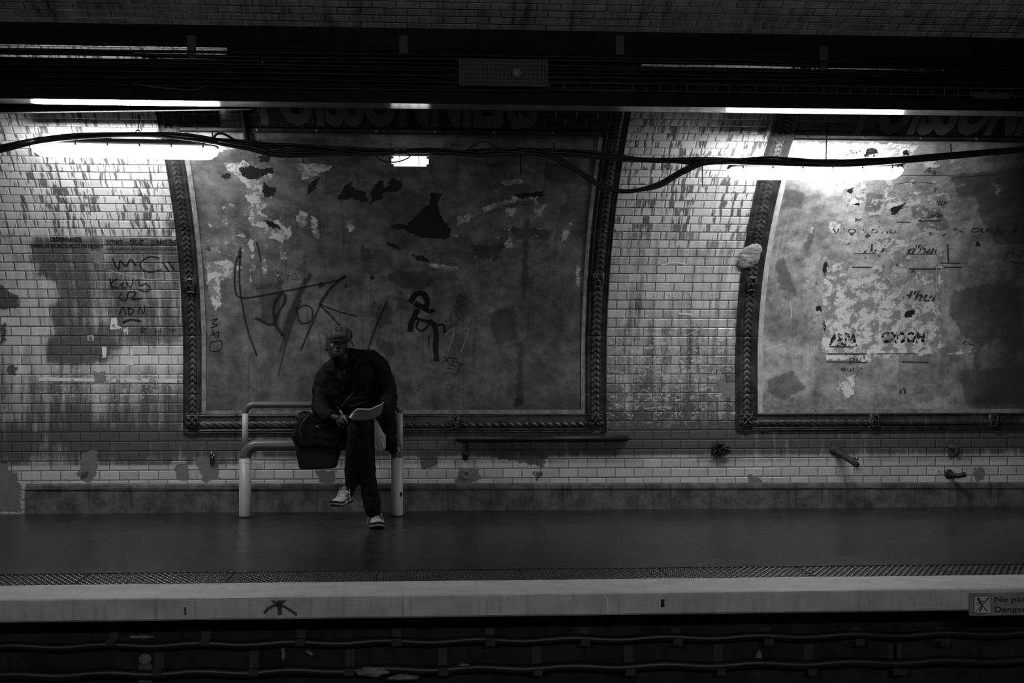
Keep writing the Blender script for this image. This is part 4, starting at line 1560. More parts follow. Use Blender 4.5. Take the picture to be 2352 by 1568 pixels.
for (x, y0, y1, lab) in ((1613, 376, 430, 'black hanging tie end below the cable loop on the tiled strip'), (695, 345, 374, 'black hanging tie end below the cables above the torn white poster scrap'), (1195, 345, 402, 'long black tie end below the cables right of the emergency lamp'),
                         (488, 302, 328, 'black tie end sticking up by the left tube lamp'), (2184, 330, 362, 'black tie end sticking up from the cables at the right'), (1271, 326, 348, 'black tie end sticking up from the cables above the billboard centre'), (598, 320, 345, 'black tie end at the cables above the dark poster scraps')):
    m = MB()
    m.tube([P(x, y0, YL - .05), P(x + 1, y1, YL - .055)], .0045, 6)
    tag(m.build('cable_tie', M_BLACK), lab, 'cable tie', 'ties on the platform cables')

# ------------------------------------------------------------------ cable trunking hung in front of the vault
ZT, YN, YF = 2.81, -2.345, -2.115
tr = thing('cable_trunking', 'long sooty steel trunking hung along the platform, its underside mirroring the lamps', 'cable tray', (1, -2.3, ZT))
m = MB()
m.box(((XA + XB) / 2, (YN + YF) / 2, ZT + 0.004), (XB - XA, YF - YN - 0.01, 0.008))
m.build('glossy_underside', M_GLOSS, tr)
m = MB()
m.box(((XA + XB) / 2, YN - 0.004, ZT + 0.035), (XB - XA, 0.006, 0.085))
m.box(((XA + XB) / 2, YN + 0.02, ZT + 0.12), (XB - XA, 0.006, 0.16))
m.build('front_rail', M_TRAY, tr)
m = MB()
m.box(((XA + XB) / 2, (YN + YF) / 2, 2.996), (XB - XA, 0.20, 0.006))
m.box(((XA + XB) / 2, -2.12, 2.96), (XB - XA, 0.004, 0.27))
m.build('middle_tray', M_TRAY, tr)
zc = P(300, 57, YN).z
zd = P(300, 104, YN).z
m = MB()
m.box(((XA + XB) / 2, YN + .003, (zc + zd) / 2 + 0.004), (XB - XA, 0.006, zc - zd + 0.008))
m.add([(XA, YN, zd), (XB, YN, zd), (XB, -2.0, 3.292), (XA, -2.0, 3.292), (XA, YN, zd - .006), (XB, YN, zd - .006), (XB, -2.0, 3.286), (XA, -2.0, 3.286)], [[0, 1, 2, 3], [7, 6, 5, 4], [0, 4, 5, 1], [2, 6, 7, 3]])
m.build('top_channel', M_TRAY, tr)
xc = P(520, 110, YN).x
m = MB()
m.box(((xc + XB) / 2, YN + .02, zd - .02), (XB - xc, .006, .09))  # added board in place of cables, keeps the slit dark here
m.build('slit_blocker', M_TRAY, tr)
for x, y0, y1 in ((440, 84, 130), (927, 84, 126), (1424, 84, 124), (1891, 108, 162)):
    q = P(x, (y0 + y1) / 2, YN - .012)
    m = MB()
    m.box((q.x, YN - .012, q.z), (0.055, 0.010, (y1 - y0) / 385 + .02), (0, 0.0, 0), 0.003)
    m.build('hanger_bracket', M_DARKM, tr)
# skewed dark duct behind the strip
m = MB()
A1, A2 = P(-300, 248, -2.0), P(620, 240, -2.0)
z1, z2 = P(0, 257, -2.0).z, P(600, 248, -2.0).z
m.add([(-4.4, -2.0, 2.72), (0, 0, 0)], [])
m.v, m.f = [], []
xa, xb = P(-400, 255, -2.0).x, P(575, 250, -2.0).x
za = P(0, 258, -2.0).z
zb_ = P(560, 250, -2.0).z
zs = (zb_ - za) / (P(560, 250, -2).x - P(0, 258, -2).x)
for (x) in (xa, xb):
    z = za + zs * (x - P(0, 258, -2).x)
    m.v += [Vector((x, -2.0, z)), Vector((x, -1.93, z + .005)), Vector((x, -1.93, z + .11)), Vector((x, -2.0, z + .11))]
m.f = [[0, 1, 5, 4], [1, 2, 6, 5], [2, 3, 7, 6], [3, 0, 4, 7], [3, 2, 1, 0], [4, 5, 6, 7]]
tag(m.build('cable_duct', M_TRAY), 'dark flat duct hanging slightly skewed just below the trunking above the left lamp', 'duct')
# cables lying in the trunking
lab_t = ['topmost', 'second from the top', 'third from the top', 'fourth from the top', 'fifth from the top', 'sixth from the top', 'seventh from the top', 'lowest']
for i, y in enumerate((114, 123, 133, 141, 150, 160, 175, 192)):
    pts = []
    for k in range(12):
        x = XA + (XB - XA) * k / 11
        z = P(300, y + 3, YN - .012).z
        pts.append((x, YN - .012 + .003 * (i % 3) + rc.uniform(-.003, .003), z + rc.uniform(-.006, .006)))
    m = MB()
    m.tube(pts, (.010, .012, .009, .011, .008, .013, .010, .012)[i], 8, smooth=4)
    tag(m.build('tray_cable', simple('cable_sheath', .006, .4, 0, .2, 12, 0, .25) if i == 0 else bpy.data.materials['cable_sheath'], None, True), 'dark cable lying along the front of the trunking, %s' % lab_t[i], 'cable', 'cables in the overhead trunking')
m = MB()
m.tube([P(305, 191, YN - .04), P(350, 199, YN - .05), (P(400, 204, YN - .05)), P(450, 206, YN - .04), P(465, 199, YN - .03)], .004, 6, smooth=5)
tag(m.build('loose_wire', M_HOUS, None, True), 'thin loose wire drooping across the trunking above the left lamp', 'wire')
# ladder rack on the right
lr = thing('ladder_rack', 'thin wire ladder rack along the trunking above the right lamp', 'cable tray', P(1265, 200, YN - .05))
x0, x1 = P(1262, 200, YN - .05).x, XB
zt1, zt2 = P(1262, 189, YN - .05).z, P(1262, 206, YN - .05).z
dzr = (P(2352, 205, YN - .05).z - zt1) / (P(2352, 205, YN - .05).x - x0) * 0
m = MB()
for z in (zt1, zt2):
    m.tube([(x0, YN - .05, z), (x1, YN - .05, z)], .0028, 6)
m.build('side_wire', M_HOUS, lr)
k = x0
i = 0
while k < 5.6:
    m = MB()
    m.tube([(k, YN - .05, zt1), (k, YN - .05, zt2)], .0025, 6)
    m.build('rung', M_HOUS, lr)
    k += 0.088
    i += 1
# loudspeaker in a perforated box
c = P(1187, 168, YN - .06)
sp = thing('loudspeaker', 'dark perforated box with a pale round dome fixed on the trunking', 'loudspeaker', c)
x0, x1 = P(1055, 165, YN - .05).x, P(1258, 165, YN - .05).x
z0, z1 = P(1150, 196, YN - .05).z, P(1150, 137, YN - .05).z
m = MB()
for i in range(22):
    xx = x0 + (x1 - x0) * i / 21
    m.box((xx, YN - .045, (z0 + z1) / 2), (.007, .004, z1 - z0))
for j in range(7):
    m.box(((x0 + x1) / 2, YN - .045, z0 + (z1 - z0) * j / 6), (x1 - x0, .005, .007))
m.build('perforated_grille', M_CABLE, sp)
m = MB()
m.box(((x0 + x1) / 2, YN - .028, (z0 + z1) / 2), (x1 - x0, .02, z1 - z0))
m.build('box', M_BLACK, sp)
m = MB()
m.ell((c.x, YN - .055, c.z), (.033, .03, .033))
m.build('dome', simple('dome_grey', .25, .35), sp, True)
m = MB()
c = P(2275, 220, YN - .05)
m.box((c.x, YN - .05, c.z), (.24, .03, .04), bev=.004)
tag(m.build('junction_box', M_DARKM), 'flat grey box on the trunking at the far right', 'box')

# ------------------------------------------------------------------ bench
BY = -0.40


def PB(x, y, dy=0):
    return P(x, y, BY + dy)


bx0, bx1 = PB(563, 1100).x, PB(912, 1100).x
bt = thing('tube_bench', 'bent steel tube bench with dark rails and white legs, person sitting on it', 'bench', ((bx0 + bx1) / 2, BY, 0))
RS, RB = 0.045, 0.0245
zsw = PB(563, 1052).z
zseat = PB(700, 1022).z
rad = zseat - zsw - 0.001


def bend(cx, cz, r, a0, a1, n=10):
    return [Vector((cx + r * math.cos(a0 + (a1 - a0) * i / n), BY, cz + r * math.sin(a0 + (a1 - a0) * i / n))) for i in range(n + 1)]


for x in (bx0, bx1):
    m = MB()
    m.tube([(x, BY, 0), (x, BY, .002), (x, BY, zsw)], RS, 28, caps=True)
    m.build('leg', M_POSTW, bt, True)
    m = MB()
    m.tube([(x, BY, 0), (x, BY, .012)], RS + .004, 24)
    m.build('foot_plate', M_RUST, bt)
pts = [Vector((bx0, BY, zsw))] + bend(bx0 + rad, zseat - rad, rad, math.pi, math.pi / 2) + bend(bx1 - rad, zseat - rad, rad, math.pi / 2, 0) + [Vector((bx1, BY, zsw))]
m = MB()
m.tube(pts, RS, 28)
m.build('seat_tube', M_POSTD, bt, True)
BYB = BY + 0.05
xb0, xb1 = P(563, 980, BYB).x, P(918, 980, BYB).x
ztop = P(700, 929, BYB).z
zsp = P(563, 949, BYB).z
rb = ztop - zsp - 0.001
for x in (xb0, xb1):
    m = MB()
    m.tube([(x, BYB, zseat - .06), (x, BYB, zsp)], RB, 20)
    m.build('back_post', M_POSTW, bt, True)
pts = [Vector((xb0, BY, zsp))] + bend(xb0 + rb, ztop - rb, rb, math.pi, math.pi / 2) + bend(xb1 - rb, ztop - rb, rb, math.pi / 2, 0) + [Vector((xb1, BY, zsp))]
for p in pts:
    p.y = BYB
m = MB()
m.tube(pts, RB, 20)
m.build('back_rail', M_POSTD, bt, True)
m = MB()
q = P(918, 1135, BY - RS)
m.ell((bx1 + .03, BY - .036, q.z), (.010, .006, .018))
m.build('cigarette_burn', M_BLACK, bt, True)

# ------------------------------------------------------------------ ironwork stubs and brackets on the wall


def stub(name, label, cat, fn, mat=None):
    m = MB()
    fn(m)
    return tag(m.build(name, mat or M_RUST, None, True), label, cat)


def iron(m):
    a = P(1046, 1003, -0.05)
    b = P(1443, 998, -0.05)
    m.box(((a.x + b.x) / 2, -0.045, a.z), (b.x - a.x, 0.06, 0.008))
    m.box(((a.x + b.x) / 2, -0.072, a.z - .018), (b.x - a.x, 0.007, 0.034))
    m.tube([(a.x + .1, -.035, a.z - .025), (b.x, -.035, a.z - .027)], 0.012, 8)


stub('angle_iron', 'long dark angle iron fixed to the tiles just below the first billboard', 'bar', iron, M_BLACK)


def brk(m):
    a, b = P(1069, 1005, -.03), P(1069, 1052, -.03)
    m.box((a.x, -.016, (a.z + b.z) / 2), (.045, .03, a.z - b.z + .03), bev=.004)
    m.ell((a.x, -.034, b.z + .035), (.012, .01, .012))


stub('wall_bracket', 'dark upright bracket under the left end of the angle iron', 'bracket', brk)


def brk2(m):
    a = P(487, 1048, -.02)
    m.box((a.x, -.008, a.z - .01), (.035, .012, .11), bev=.003)
    m.tube([(a.x, -.01, a.z + .028), (a.x, -.05, a.z + .026)], .014, 10)
    m.ell((a.x, -.052, a.z + .026), .016)


stub('wall_bolt', 'shiny bolt on a small plate on the tiles left of the bench', 'bolt', brk2, simple('bolt_steel', .3, .25, .9, .1))


def root(m):
    rr_ = random.Random(5)
    c = P(1648, 1030, 0)
    for i in range(26):
        a = rr_.uniform(0, 2 * math.pi)
        L_ = rr_.uniform(.03, .11)
        e = c + Vector((math.cos(a) * L_, -rr_.uniform(.02, .09), math.sin(a) * L_ * .6 - .01))
        m.tube([c, (c + e) / 2 + Vector((0, -.03, .01)), e], [.014, .009, .003], 6)
    m.ell(c, (.05, .045, .04))


stub('broken_fixing', 'dark tangle of broken iron and mortar sticking out of the tiles between the billboards', 'debris', root, M_BLACK)


def pipe1(m):
    a = P(1918, 1034, 0)
    m.tube([a + Vector((0, .02, 0)), a + Vector((.05, -.12, -.045)), a + Vector((.10, -.26, -.10))], [.03, .026, .022], 12)
    m.ell(a, (.05, .03, .04))


stub('pipe_stub', 'dark rusty pipe stub slanting out of the tiles below the right billboard', 'pipe', pipe1)


def pipe2(m):
    a = P(2180, 1089, 0)
    b = P(2214, 1090, -.12)
    m.tube([a + Vector((0, .02, 0)), a + Vector((0, -.05, 0)), a + Vector((.03, -.10, -.004)), b], [.024, .023, .020, .019], 14, smooth=4)
    m.tube([b, b + Vector((.012, 0, 0))], .021, 14)
    m.ell(a, (.04, .012, .04))


stub('pipe_stub', 'dark bent pipe stub beside the pencilled number at the wall foot', 'pipe', pipe2, M_BLACK)


def blob(m):
    a = P(2190, 1028, 0)
    m.ell(a, (.05, .03, .03), (0, .4, 0))
    m.ell(a + Vector((.02, -.015, -.02)), (.02, .02, .05))


stub('mortar_lump', 'dark lump of mortar on the tiles under the far right frame', 'debris', blob)


def hole(m):
    a = P(1071, 1090, 0)
    m.tube([a + Vector((math.cos(k * math.pi / 7) * .026, -.006, math.sin(k * math.pi / 7) * .026)) for k in range(15)], .011, 8)


stub('mortar_ring', 'pale ring of mortar round a drilled hole under the angle iron bracket', 'fixing', hole, M_STRIP)


def knob(m):
    a = P(1963, 1052, 0)
    m.tube([a, a + Vector((.0, -.05, .0))], .012, 8)
    m.ell(a + Vector((0, -.05, 0)), .016)


stub('wall_bolt', 'small round bolt head right of the slanting pipe stub', 'bolt', knob, bpy.data.materials['bolt_steel'])


def pipe3(m):
    # vertical conduit in front of the name band
    x = W(566, 300)[0]
    pts = [wp(x, s, .03) for s in np.linspace(W(566, 325)[1], SVT, 8)]
    m.tube(pts, .020, 8)


stub('conduit', 'dark vertical conduit crossing the name band near the left tube lamp', 'pipe', pipe3, M_TRAY)

# ------------------------------------------------------------------ pit: cables on brackets, debris
PY = -3.70


def pit_cable(ys, lab, r):
    pts = []
    for i, x in enumerate(range(-400, 2900, 107)):
        y = ys + 0.0 * x
        p = P(1176, y, PY - .05)
        sag = (.010 if i % 2 else -.004)
        q = P(x, 1470, PY - .05)
        pts.append((q.x, PY - .055, p.z - sag))
    m = MB()
    m.tube(pts, r, 10, smooth=4)
    return tag(m.build('pit_cable', M_CABLE, None, True), lab, 'cable')


pit_cable(1468, 'black cable on brackets below the platform edge, upper run', .022)
pit_cable(1532, 'black cable on brackets below the platform edge, lower run', .026)
XPB = [260, 473, 691, 911, 1125, 1341, 1552, 1759, 1966, 2160]
M_BRK = simple('pit_bracket_steel', .03, .6, .1, .4)
pb0 = None
nm = ['first', 'second', 'third', 'fourth', 'fifth', 'sixth', 'seventh', 'eighth', 'ninth', 'tenth']
for row, (xs_, y0, y1) in enumerate(((XPB, 1440, 1484), ([x - 108 for x in XPB[1:]] + [2063], 1478, 1552))):
    pb0 = None
    for i, x in enumerate(xs_):
        c = P(x, (y0 + y1) / 2, PY - .02)
        if pb0 is None:
            h = (y1 - y0) / 440
            m = MB()
            m.box((0, -.005, 0), (.05, .01, h), bev=.003)
            m.box((0, -.045, -h / 2 + .02), (.05, .09, .008))
            m.box((0, -.088, -h / 2 + .035), (.05, .006, .035))
            pb0 = m.build('cable_bracket', M_BRK)
            ob = pb0
        else:
            ob = pb0.copy()
            COL.objects.link(ob)
        ob.location = (c.x, PY, c.z)
        tag(ob, 'steel cable bracket on the pit wall, %s row, %s from the left' % (('upper', 'lower')[row], nm[i]), 'bracket', 'brackets carrying the %s pit cable' % ('upper', 'lower')[row])


def scrap(px, py, w_, h_, lab, seed, dy=-.03, ang=0.0, name='paper_scrap', mat=None):
    c = P(px, py, PY + dy)
    r_ = random.Random(seed)
    bm = bmesh.new()
    bmesh.ops.create_icosphere(bm, subdivisions=3, radius=1)
    for v in bm.verts:
        k = 1 + .45 * mnoise.noise(v.co * 1.7 + Vector((seed, 0, 0)))
        v.co = Vector((v.co.x * w_ * k, v.co.y * .022 * k, v.co.z * h_ * k * (1 if v.co.z > 0 else .8)))
    M = Matrix.Translation(c) @ Euler((0, ang, 0)).to_matrix().to_4x4()
    bm.verts.index_update()
    o = mo(name, [M @ v.co for v in bm.verts], [[v.index for v in f.verts] for f in bm.faces], mat or M_SCRAP, None, True)
    bm.free()
    return tag(o, lab, 'litter')


M_SCRAP = simple('dirty_paper', .20, .8, 0, .4, 30)
scrap(856, 1543, .075, .030, 'pale crumpled litter below the platform at the bottom of the photo', 2, -.09)
scrap(925, 1556, .075, .016, 'flat pale litter just right of the crumpled heap', 4, -.09)
scrap(1066, 1526, .03, .008, 'small pale litter on the lower pit cable', 9, -.09)
scrap(712, 1499, .022, .010, 'small grey scrap on the pit wall under the third bracket', 5, -.02, .5)
scrap(651, 1500, .012, .05, 'tall pale stain of plaster on the pit wall', 6, 0.0, 0, 'plaster_patch')
scrap(325, 1462, .06, .010, 'long pale smear of plaster beside the first pit bracket', 7, 0.0, 0, 'plaster_patch')
# leaf
c = P(1744, 1505, PY - .03)
m = MB()
m.add([c + Vector(v) for v in ((0, 0, .035), (-.018, -.004, .008), (-.022, -.006, -.020), (0, .004, -.034), (.014, -.006, -.012), (.012, -.004, .014), (0, .006, 0))],
      [[0, 1, 6], [1, 2, 6], [2, 3, 6], [3, 4, 6], [4, 5, 6], [5, 0, 6]])
tag(m.build('dry_leaf', M_SCRAP), 'pale dry leaf caught on the pit wall above the lower cable', 'leaf')
# pit wall box
c = P(335, 1545, PY - .02)
t = thing('switch_box', 'small grey switch box on the pit wall at the lower left', 'box', c)
m = MB()
m.box(c, (.075, .05, .10), bev=.008)
m.build('box', simple('switch_box_grey', .07, .6), t)
m = MB()
m.ell(c + Vector((-.004, 0, .072)), (.035, .03, .03))
m.build('cap', M_SCRAP, t, True)
m = MB()
m.box(c + Vector((0, -.028, -.005)), (.026, .006, .035))
m.build('lever', M_BLACK, t)

# ------------------------------------------------------------------ safety sign on the nosing
a, b = P(2226, 1362, EDGE - .01), P(2226, 1414, EDGE - .01)
sw, sh = 0.62, a.z - b.z
sg = thing('safety_sign', 'grey warning plate with a walking figure pictogram and words Ne pas descendre', 'sign', (a.x + sw / 2, EDGE - .008, b.z))
m = MB()
m.box((a.x + sw / 2, EDGE - .006, (a.z + b.z) / 2), (sw, .010, sh), bev=.003)
m.build('plate', M_SIGN, sg)
yq = EDGE - .0125
cx, cz, hs = a.x + .068, (a.z + b.z) / 2, .046
m = MB()
m.box((cx, yq, cz), (2 * hs, .002, 2 * hs))
m.build('pictogram_frame', M_SIGND, sg)
m = MB()
m.box((cx, yq - .0012, cz), (2 * hs - .005, .002, 2 * hs - .005))
m.build('pictogram_ground', M_SIGNL, sg)
m = MB()
yy = yq - .004


def seg(m, p, q, r_):
    m.tube([(cx + p[0] * hs, yy, cz + p[1] * hs), (cx + q[0] * hs, yy, cz + q[1] * hs)], r_, 8, flat=.4)


m.ell((cx - .45 * hs, yy, cz + .62 * hs), (.008, .002, .008))
for p, q, r_ in (((-.35, .45), (-.05, -.15), .009), ((-.05, -.1), (-.35, -.8), .006), ((0, -.1), (.5, -.75), .006), ((-.2, .35), (.35, .35), .0045), ((.35, .35), (.65, .75), .0035), ((-.35, .35), (-.65, 0), .0045)):
    seg(m, p, q, r_)
m.build('walking_figure', M_SIGND, sg)
m = MB()
seg(m, (-.85, -.85), (.85, .85), .003)
m.build('diagonal_bar', M_SIGND, sg)
plane_text('lettering', 'Ne pas descendre', (a.x + .135, yq, cz + .012), (1, 0, 0), (0, 0, 1), .028, .43, M_SIGND, sg, .01)
plane_text('lettering', 'Danger de mort', (a.x + .135, yq, cz - .040), (1, 0, 0), (0, 0, 1), .028, .38, M_SIGND, sg, .01)
# ------------------------------------------------------------------ the seated man
M_SKIN = simple('dark_brown_skin', 0.030, 0.45, 0, 0.15, 20, 0, 0.35)
M_COAT = simple('black_coat_cloth', 0.008, 0.7, 0, 0.3, 30, 0.002, 0.12)
M_TROU = simple('black_trouser_cloth', 0.012, 0.8, 0, 0.3, 40, 0.002, 0.10)
M_SHIRT = simple('dark_shirt_cloth', 0.012, 0.8, 0, 0.2, 40, 0.001, 0.3)
M_SOCK = simple('black_sock', 0.01, 0.9)
M_SHOEL = simple('pale_shoe_leather', 0.50, 0.5, 0, 0.2, 60)
M_SHOEG = simple('grey_shoe_mesh', 0.22, 0.7, 0, 0.3, 200)
M_SHOED = simple('black_shoe_rubber', 0.012, 0.6)
M_SHOEW = simple('white_shoe_sole', 0.55, 0.5, 0, 0.2, 40)
M_LACE = simple('white_lace', 0.65, 0.7)
M_CAP = mat_plaid()
foot0 = P(860, 1190, -1.1)
per = thing('person', 'seated person in flat plaid cap, black coat and pale trainers, legs crossed, writing on paper', 'person', (foot0.x - .1, -0.6, 0))

HC = P(773, 793, -.72)


def hand(m, wrist, palm, fwd, nrm, side_thumb, curls, s=1.0, spread=.021):
    """palm, five fingers of unequal length bent at the knuckles, thumb from the side of the palm"""
    fwd = Vector(fwd).normalized()
    nrm = Vector(nrm)
    nrm = (nrm - fwd * nrm.dot(fwd)).normalized()
    ac = fwd.cross(nrm) * side_thumb
    palm = Vector(palm)
    Mx = Matrix((ac, fwd, nrm)).transposed()
    m.ell(palm, (.041 * s, .047 * s, .016 * s), Mx)
    m.limb([(wrist, .027 * s), (palm - fwd * .025, .026 * s)])
    for i, (ln, cu) in enumerate(zip((.074, .082, .076, .060), curls)):
        b = palm + fwd * (.036 if i in (1, 2) else .031) * s + ac * (1.5 - i) * spread * s
        d = (fwd + ac * (1.5 - i) * .06).normalized()
        pts = [(b - fwd * .015, .0102 * s), (b, .0100 * s)]
        p = b
        for j, fr in enumerate((.45, .32, .23)):
            a = cu * (1.0, 1.1, .7)[j]
            d = (d * math.cos(a) + nrm * math.sin(a)).normalized()
            p = p + d * ln * fr * s * 1.05
            pts.append((p.copy(), (.0092, .0084, .0074)[j] * s))
        m.limb(pts)
    b = palm - fwd * .018 + ac * .034 * s
    d1 = (fwd * .6 + ac * .55 + nrm * .45).normalized()
    d2 = (fwd * .85 - ac * .15 + nrm * .55).normalized()
    m.limb([(palm - fwd * .02 + ac * .015, .016 * s), (b, .0135 * s), (b + d1 * .034 * s, .0115 * s), (b + d1 * .034 * s + d2 * .030 * s, .0088 * s)])


body = MB()
hm = Euler((R(-14), R(3), R(10))).to_matrix()


def hp(x, y, z):
    return HC + hm @ Vector((x, y, z))




def head_shape(m):
    """skull and face as one lofted surface: height, half width, front, back"""
    T = [(.118, .006, -.004, .020), (.112, .036, -.034, .052), (.098, .056, -.058, .078), (.075, .070, -.078, .098), (.045, .076, -.089, .106), (.015, .0765, -.092, .106), (-.010, .0745, -.086, .098),
         (-.035, .0700, -.084, .080), (-.060, .0610, -.086, .060), (-.080, .0500, -.088, .045), (-.096, .0370, -.086, .030), (-.106, .0230, -.074, .015), (-.110, .008, -.045, .0)]
    zs = np.array([t[0] for t in T][::-1])
    n = 48
    vs, fs = [], []
    K = 44
    for i in range(K + 1):
        z = -.110 + .228 * i / K
        hw, fr, bk = [float(np.interp(z, zs, np.array([t[q] for t in T][::-1]))) for q in (1, 2, 3)]
        c = (fr + bk) / 2
        for k in range(n):
            a = 2 * math.pi * k / n
            ca, sa = math.cos(a), math.sin(a)
            x = hw * math.copysign(abs(ca) ** .85, ca)
            y = c + (bk - fr) / 2 * math.copysign(abs(sa) ** .95, sa)
            if sa < 0:
                for sx_ in (-1, 1):
                    y += .013 * math.exp(-((x - sx_ * .031) / .014) ** 2 - ((z + .002) / .010) ** 2)      # eye sockets
                    y -= .005 * math.exp(-((x - sx_ * .046) / .016) ** 2 - ((z + .030) / .014) ** 2)      # cheek bones
                    y += .004 * math.exp(-((x - sx_ * .044) / .014) ** 2 - ((z + .060) / .016) ** 2)
                y -= .005 * math.exp(-(abs(x) - .026) ** 2 / .020 ** 2 - ((z - .018) / .007) ** 2)        # brow
                y += .004 * math.exp(-(x / .02) ** 2 - ((z + .078) / .006) ** 2)                          # under the lip
                y -= .003 * math.exp(-(x / .018) ** 2 - ((z + .094) / .010) ** 2)                         # chin
            vs.append(hp(x, y, z))
    for i in range(K):
        for k in range(n):
            k2 = (k + 1) % n
            fs.append([i * n + k, i * n + k2, (i + 1) * n + k2, (i + 1) * n + k])
    fs.append(list(range(n))[::-1])
    fs.append([K * n + k for k in range(n)])
    m.add(vs, fs)


head_shape(body)
for s_ in (-1, 1):
    body.ell(hp(.031 * s_, -.0700, -.002), (.0120, .0110, .0085), hm)   # eye
    body.ell(hp(.0770 * s_, .012, -.014), (.0075, .019, .031), hm)      # ear
    body.ell(hp(.013 * s_, -.093, -.037), (.0085, .010, .0070), hm)     # nostril wing
body.limb([(hp(0, -.082, .008), .0065), (hp(0, -.098, -.022), .0090), (hp(0, -.103, -.034), .0105)])
body.ell(hp(0, -.0865, -.0560), (.022, .0075, .0052), hm)
body.ell(hp(0, -.0860, -.0655), (.019, .0075, .0056), hm)
neck0, neck1 = hp(0, .02, -.09), P(797, 832, -.60)
body.limb([(hp(0, .030, -.05), .052), (neck1, .058)])
pel = P(835, 985, -.50)
chest = P(815, 872, -.55)
shR, elR, wrR = P(748, 862, -.58), P(731, 930, -.70), P(762, 957, -.99)
shL, elL, wrL = P(868, 836, -.55), P(893, 915, -.66), P(884, 948, -.96)
body.limb([(neck1, .06), (chest, .12), (pel, .12)])
body.limb([(neck1, .05), (shR, .05), (elR, .04), (wrR, .027)])
body.limb([(neck1, .05), (shL, .05), (elL, .04), (wrL, .027)])
hipA, kneeA, ankA = P(818, 990, -.48), P(837, 1003, -1.00), P(858, 1172, -1.04)
hipB, kneeB, ankB = P(862, 992, -.48), P(826, 984, -1.07), P(804, 1122, -1.03)
body.limb([(pel, .1), (hipA, .07), (kneeA, .05), (ankA, .035)])
body.limb([(pel, .1), (hipB, .07), (kneeB, .05), (ankB, .035)])
pR = P(784, 962, -1.05)
hand(body, wrR, pR, pR - wrR + Vector((.06, 0, -.01)), (0.25, .9, -.6), -1, (1.0, 1.1, 1.2, 1.25), .92)
pL = P(872, 955, -.955)
hand(body, wrL, pL, Vector((-1, .08, 0)), (0, -.3, .9), 1, (.2, .2, .2, .25), .95)
remesh(body, 'body', M_SKIN, per, .0042, 2)

# coat
ct = MB()
ct.ell(P(832, 962, -.50), (.205, .165, .13), (0, 0, 0), 20, 14)
ct.ell(P(826, 920, -.52), (.205, .150, .17), (0, R(6), 0), 20, 14)
ct.ell(P(812, 870, -.55), (.205, .140, .16), (R(-12), R(10), 0), 20, 14)
ct.limb([(P(760, 852, -.59), .070), (P(800, 826, -.60), .085), (P(850, 826, -.56), .078), (P(866, 838, -.55), .072)])
ct.ell(P(762, 905, -.60), (.09, .09, .15))
ct.ell(P(745, 886, -.62), (.07, .075, .09))
ct.limb([(P(830, 818, -.56), .058), (P(856, 826, -.55), .068)])
ct.limb([(P(748, 868, -.58), .074), (P(737, 900, -.62), .066), (P(734, 934, -.71), .062), (P(746, 951, -.86), .052), (P(758, 957, -.965), .046)])
ct.limb([(P(868, 842, -.55), .080), (P(884, 880, -.58), .078), (P(891, 914, -.66), .070), (P(893, 935, -.80), .056), (P(886, 947, -.935), .048)])
ct.limb([(P(888, 935, -.52), .06), (P(892, 975, -.55), .058), (P(897, 1018, -.56), .046)])
ct.limb([(P(888, 1000, -.60), .034), (P(903, 1030, -.56), .034)])
coat = remesh(ct, 'coat', M_COAT, per, .009, 5, .008, 10)
# collar, lapels, shirt, buttons
cl = MB()
cp = [P(768, 852, -.735), P(765, 832, -.70), P(775, 815, -.62), P(800, 806, -.55), P(822, 812, -.60), P(818, 835, -.70), P(806, 862, -.74)]
cl.tube(cp, [.010, .018, .022, .024, .022, .018, .010], 12, smooth=6, flat=1.0)
remesh(cl, 'collar', M_COAT, per, .006, 3)
for a_, b_, c_ in (((768, 850), (758, 872), (790, 905)), ((808, 858), (828, 880), (806, 912))):
    m = MB()
    A2, B2, C2 = P(*a_, -.755), P(*b_, -.725), P(*c_, -.715)
    m.add([A2, B2, C2, A2 + Vector((0, .01, 0)), B2 + Vector((0, .01, 0)), C2 + Vector((0, .01, 0))], [[0, 1, 2], [3, 5, 4], [0, 3, 4, 1], [1, 4, 5, 2], [2, 5, 3, 0]])
    m.build('lapel', M_COAT, per)
m = MB()
m.ell(P(789, 856, -.655), (.048, .03, .070), (R(-15), 0, 0))
m.build('shirt', M_SHIRT, per, True)
m = MB()
m.ell(P(790, 853, -.690), (.004, .004, .004))
m.build('shirt_button', M_SHOEL, per, True)
for (a, b, r_) in (([(782, 935, -.74), (800, 915, -.735), (818, 893, -.70)], 0, .010), ([(800, 935, -.745), (825, 928, -.735), (850, 920, -.69)], 0, .010)):
    m = MB()
    m.tube([P(*q) for q in a], [.004, r_, .005], 8, smooth=6)
    m.build('coat_fold', M_SHIRT, per, True)
for k, (a_, b_) in enumerate(((P(757, 956, -.955), P(764, 959, -1.0)), (P(888, 946, -.925), P(880, 949, -.972)))):
    m = MB()
    d_ = (b_ - a_)
    m.tube([a_, a_ + d_ * .5, b_], [.048, .049, .046], 18)
    m.build('cuff', M_COAT, per, True)

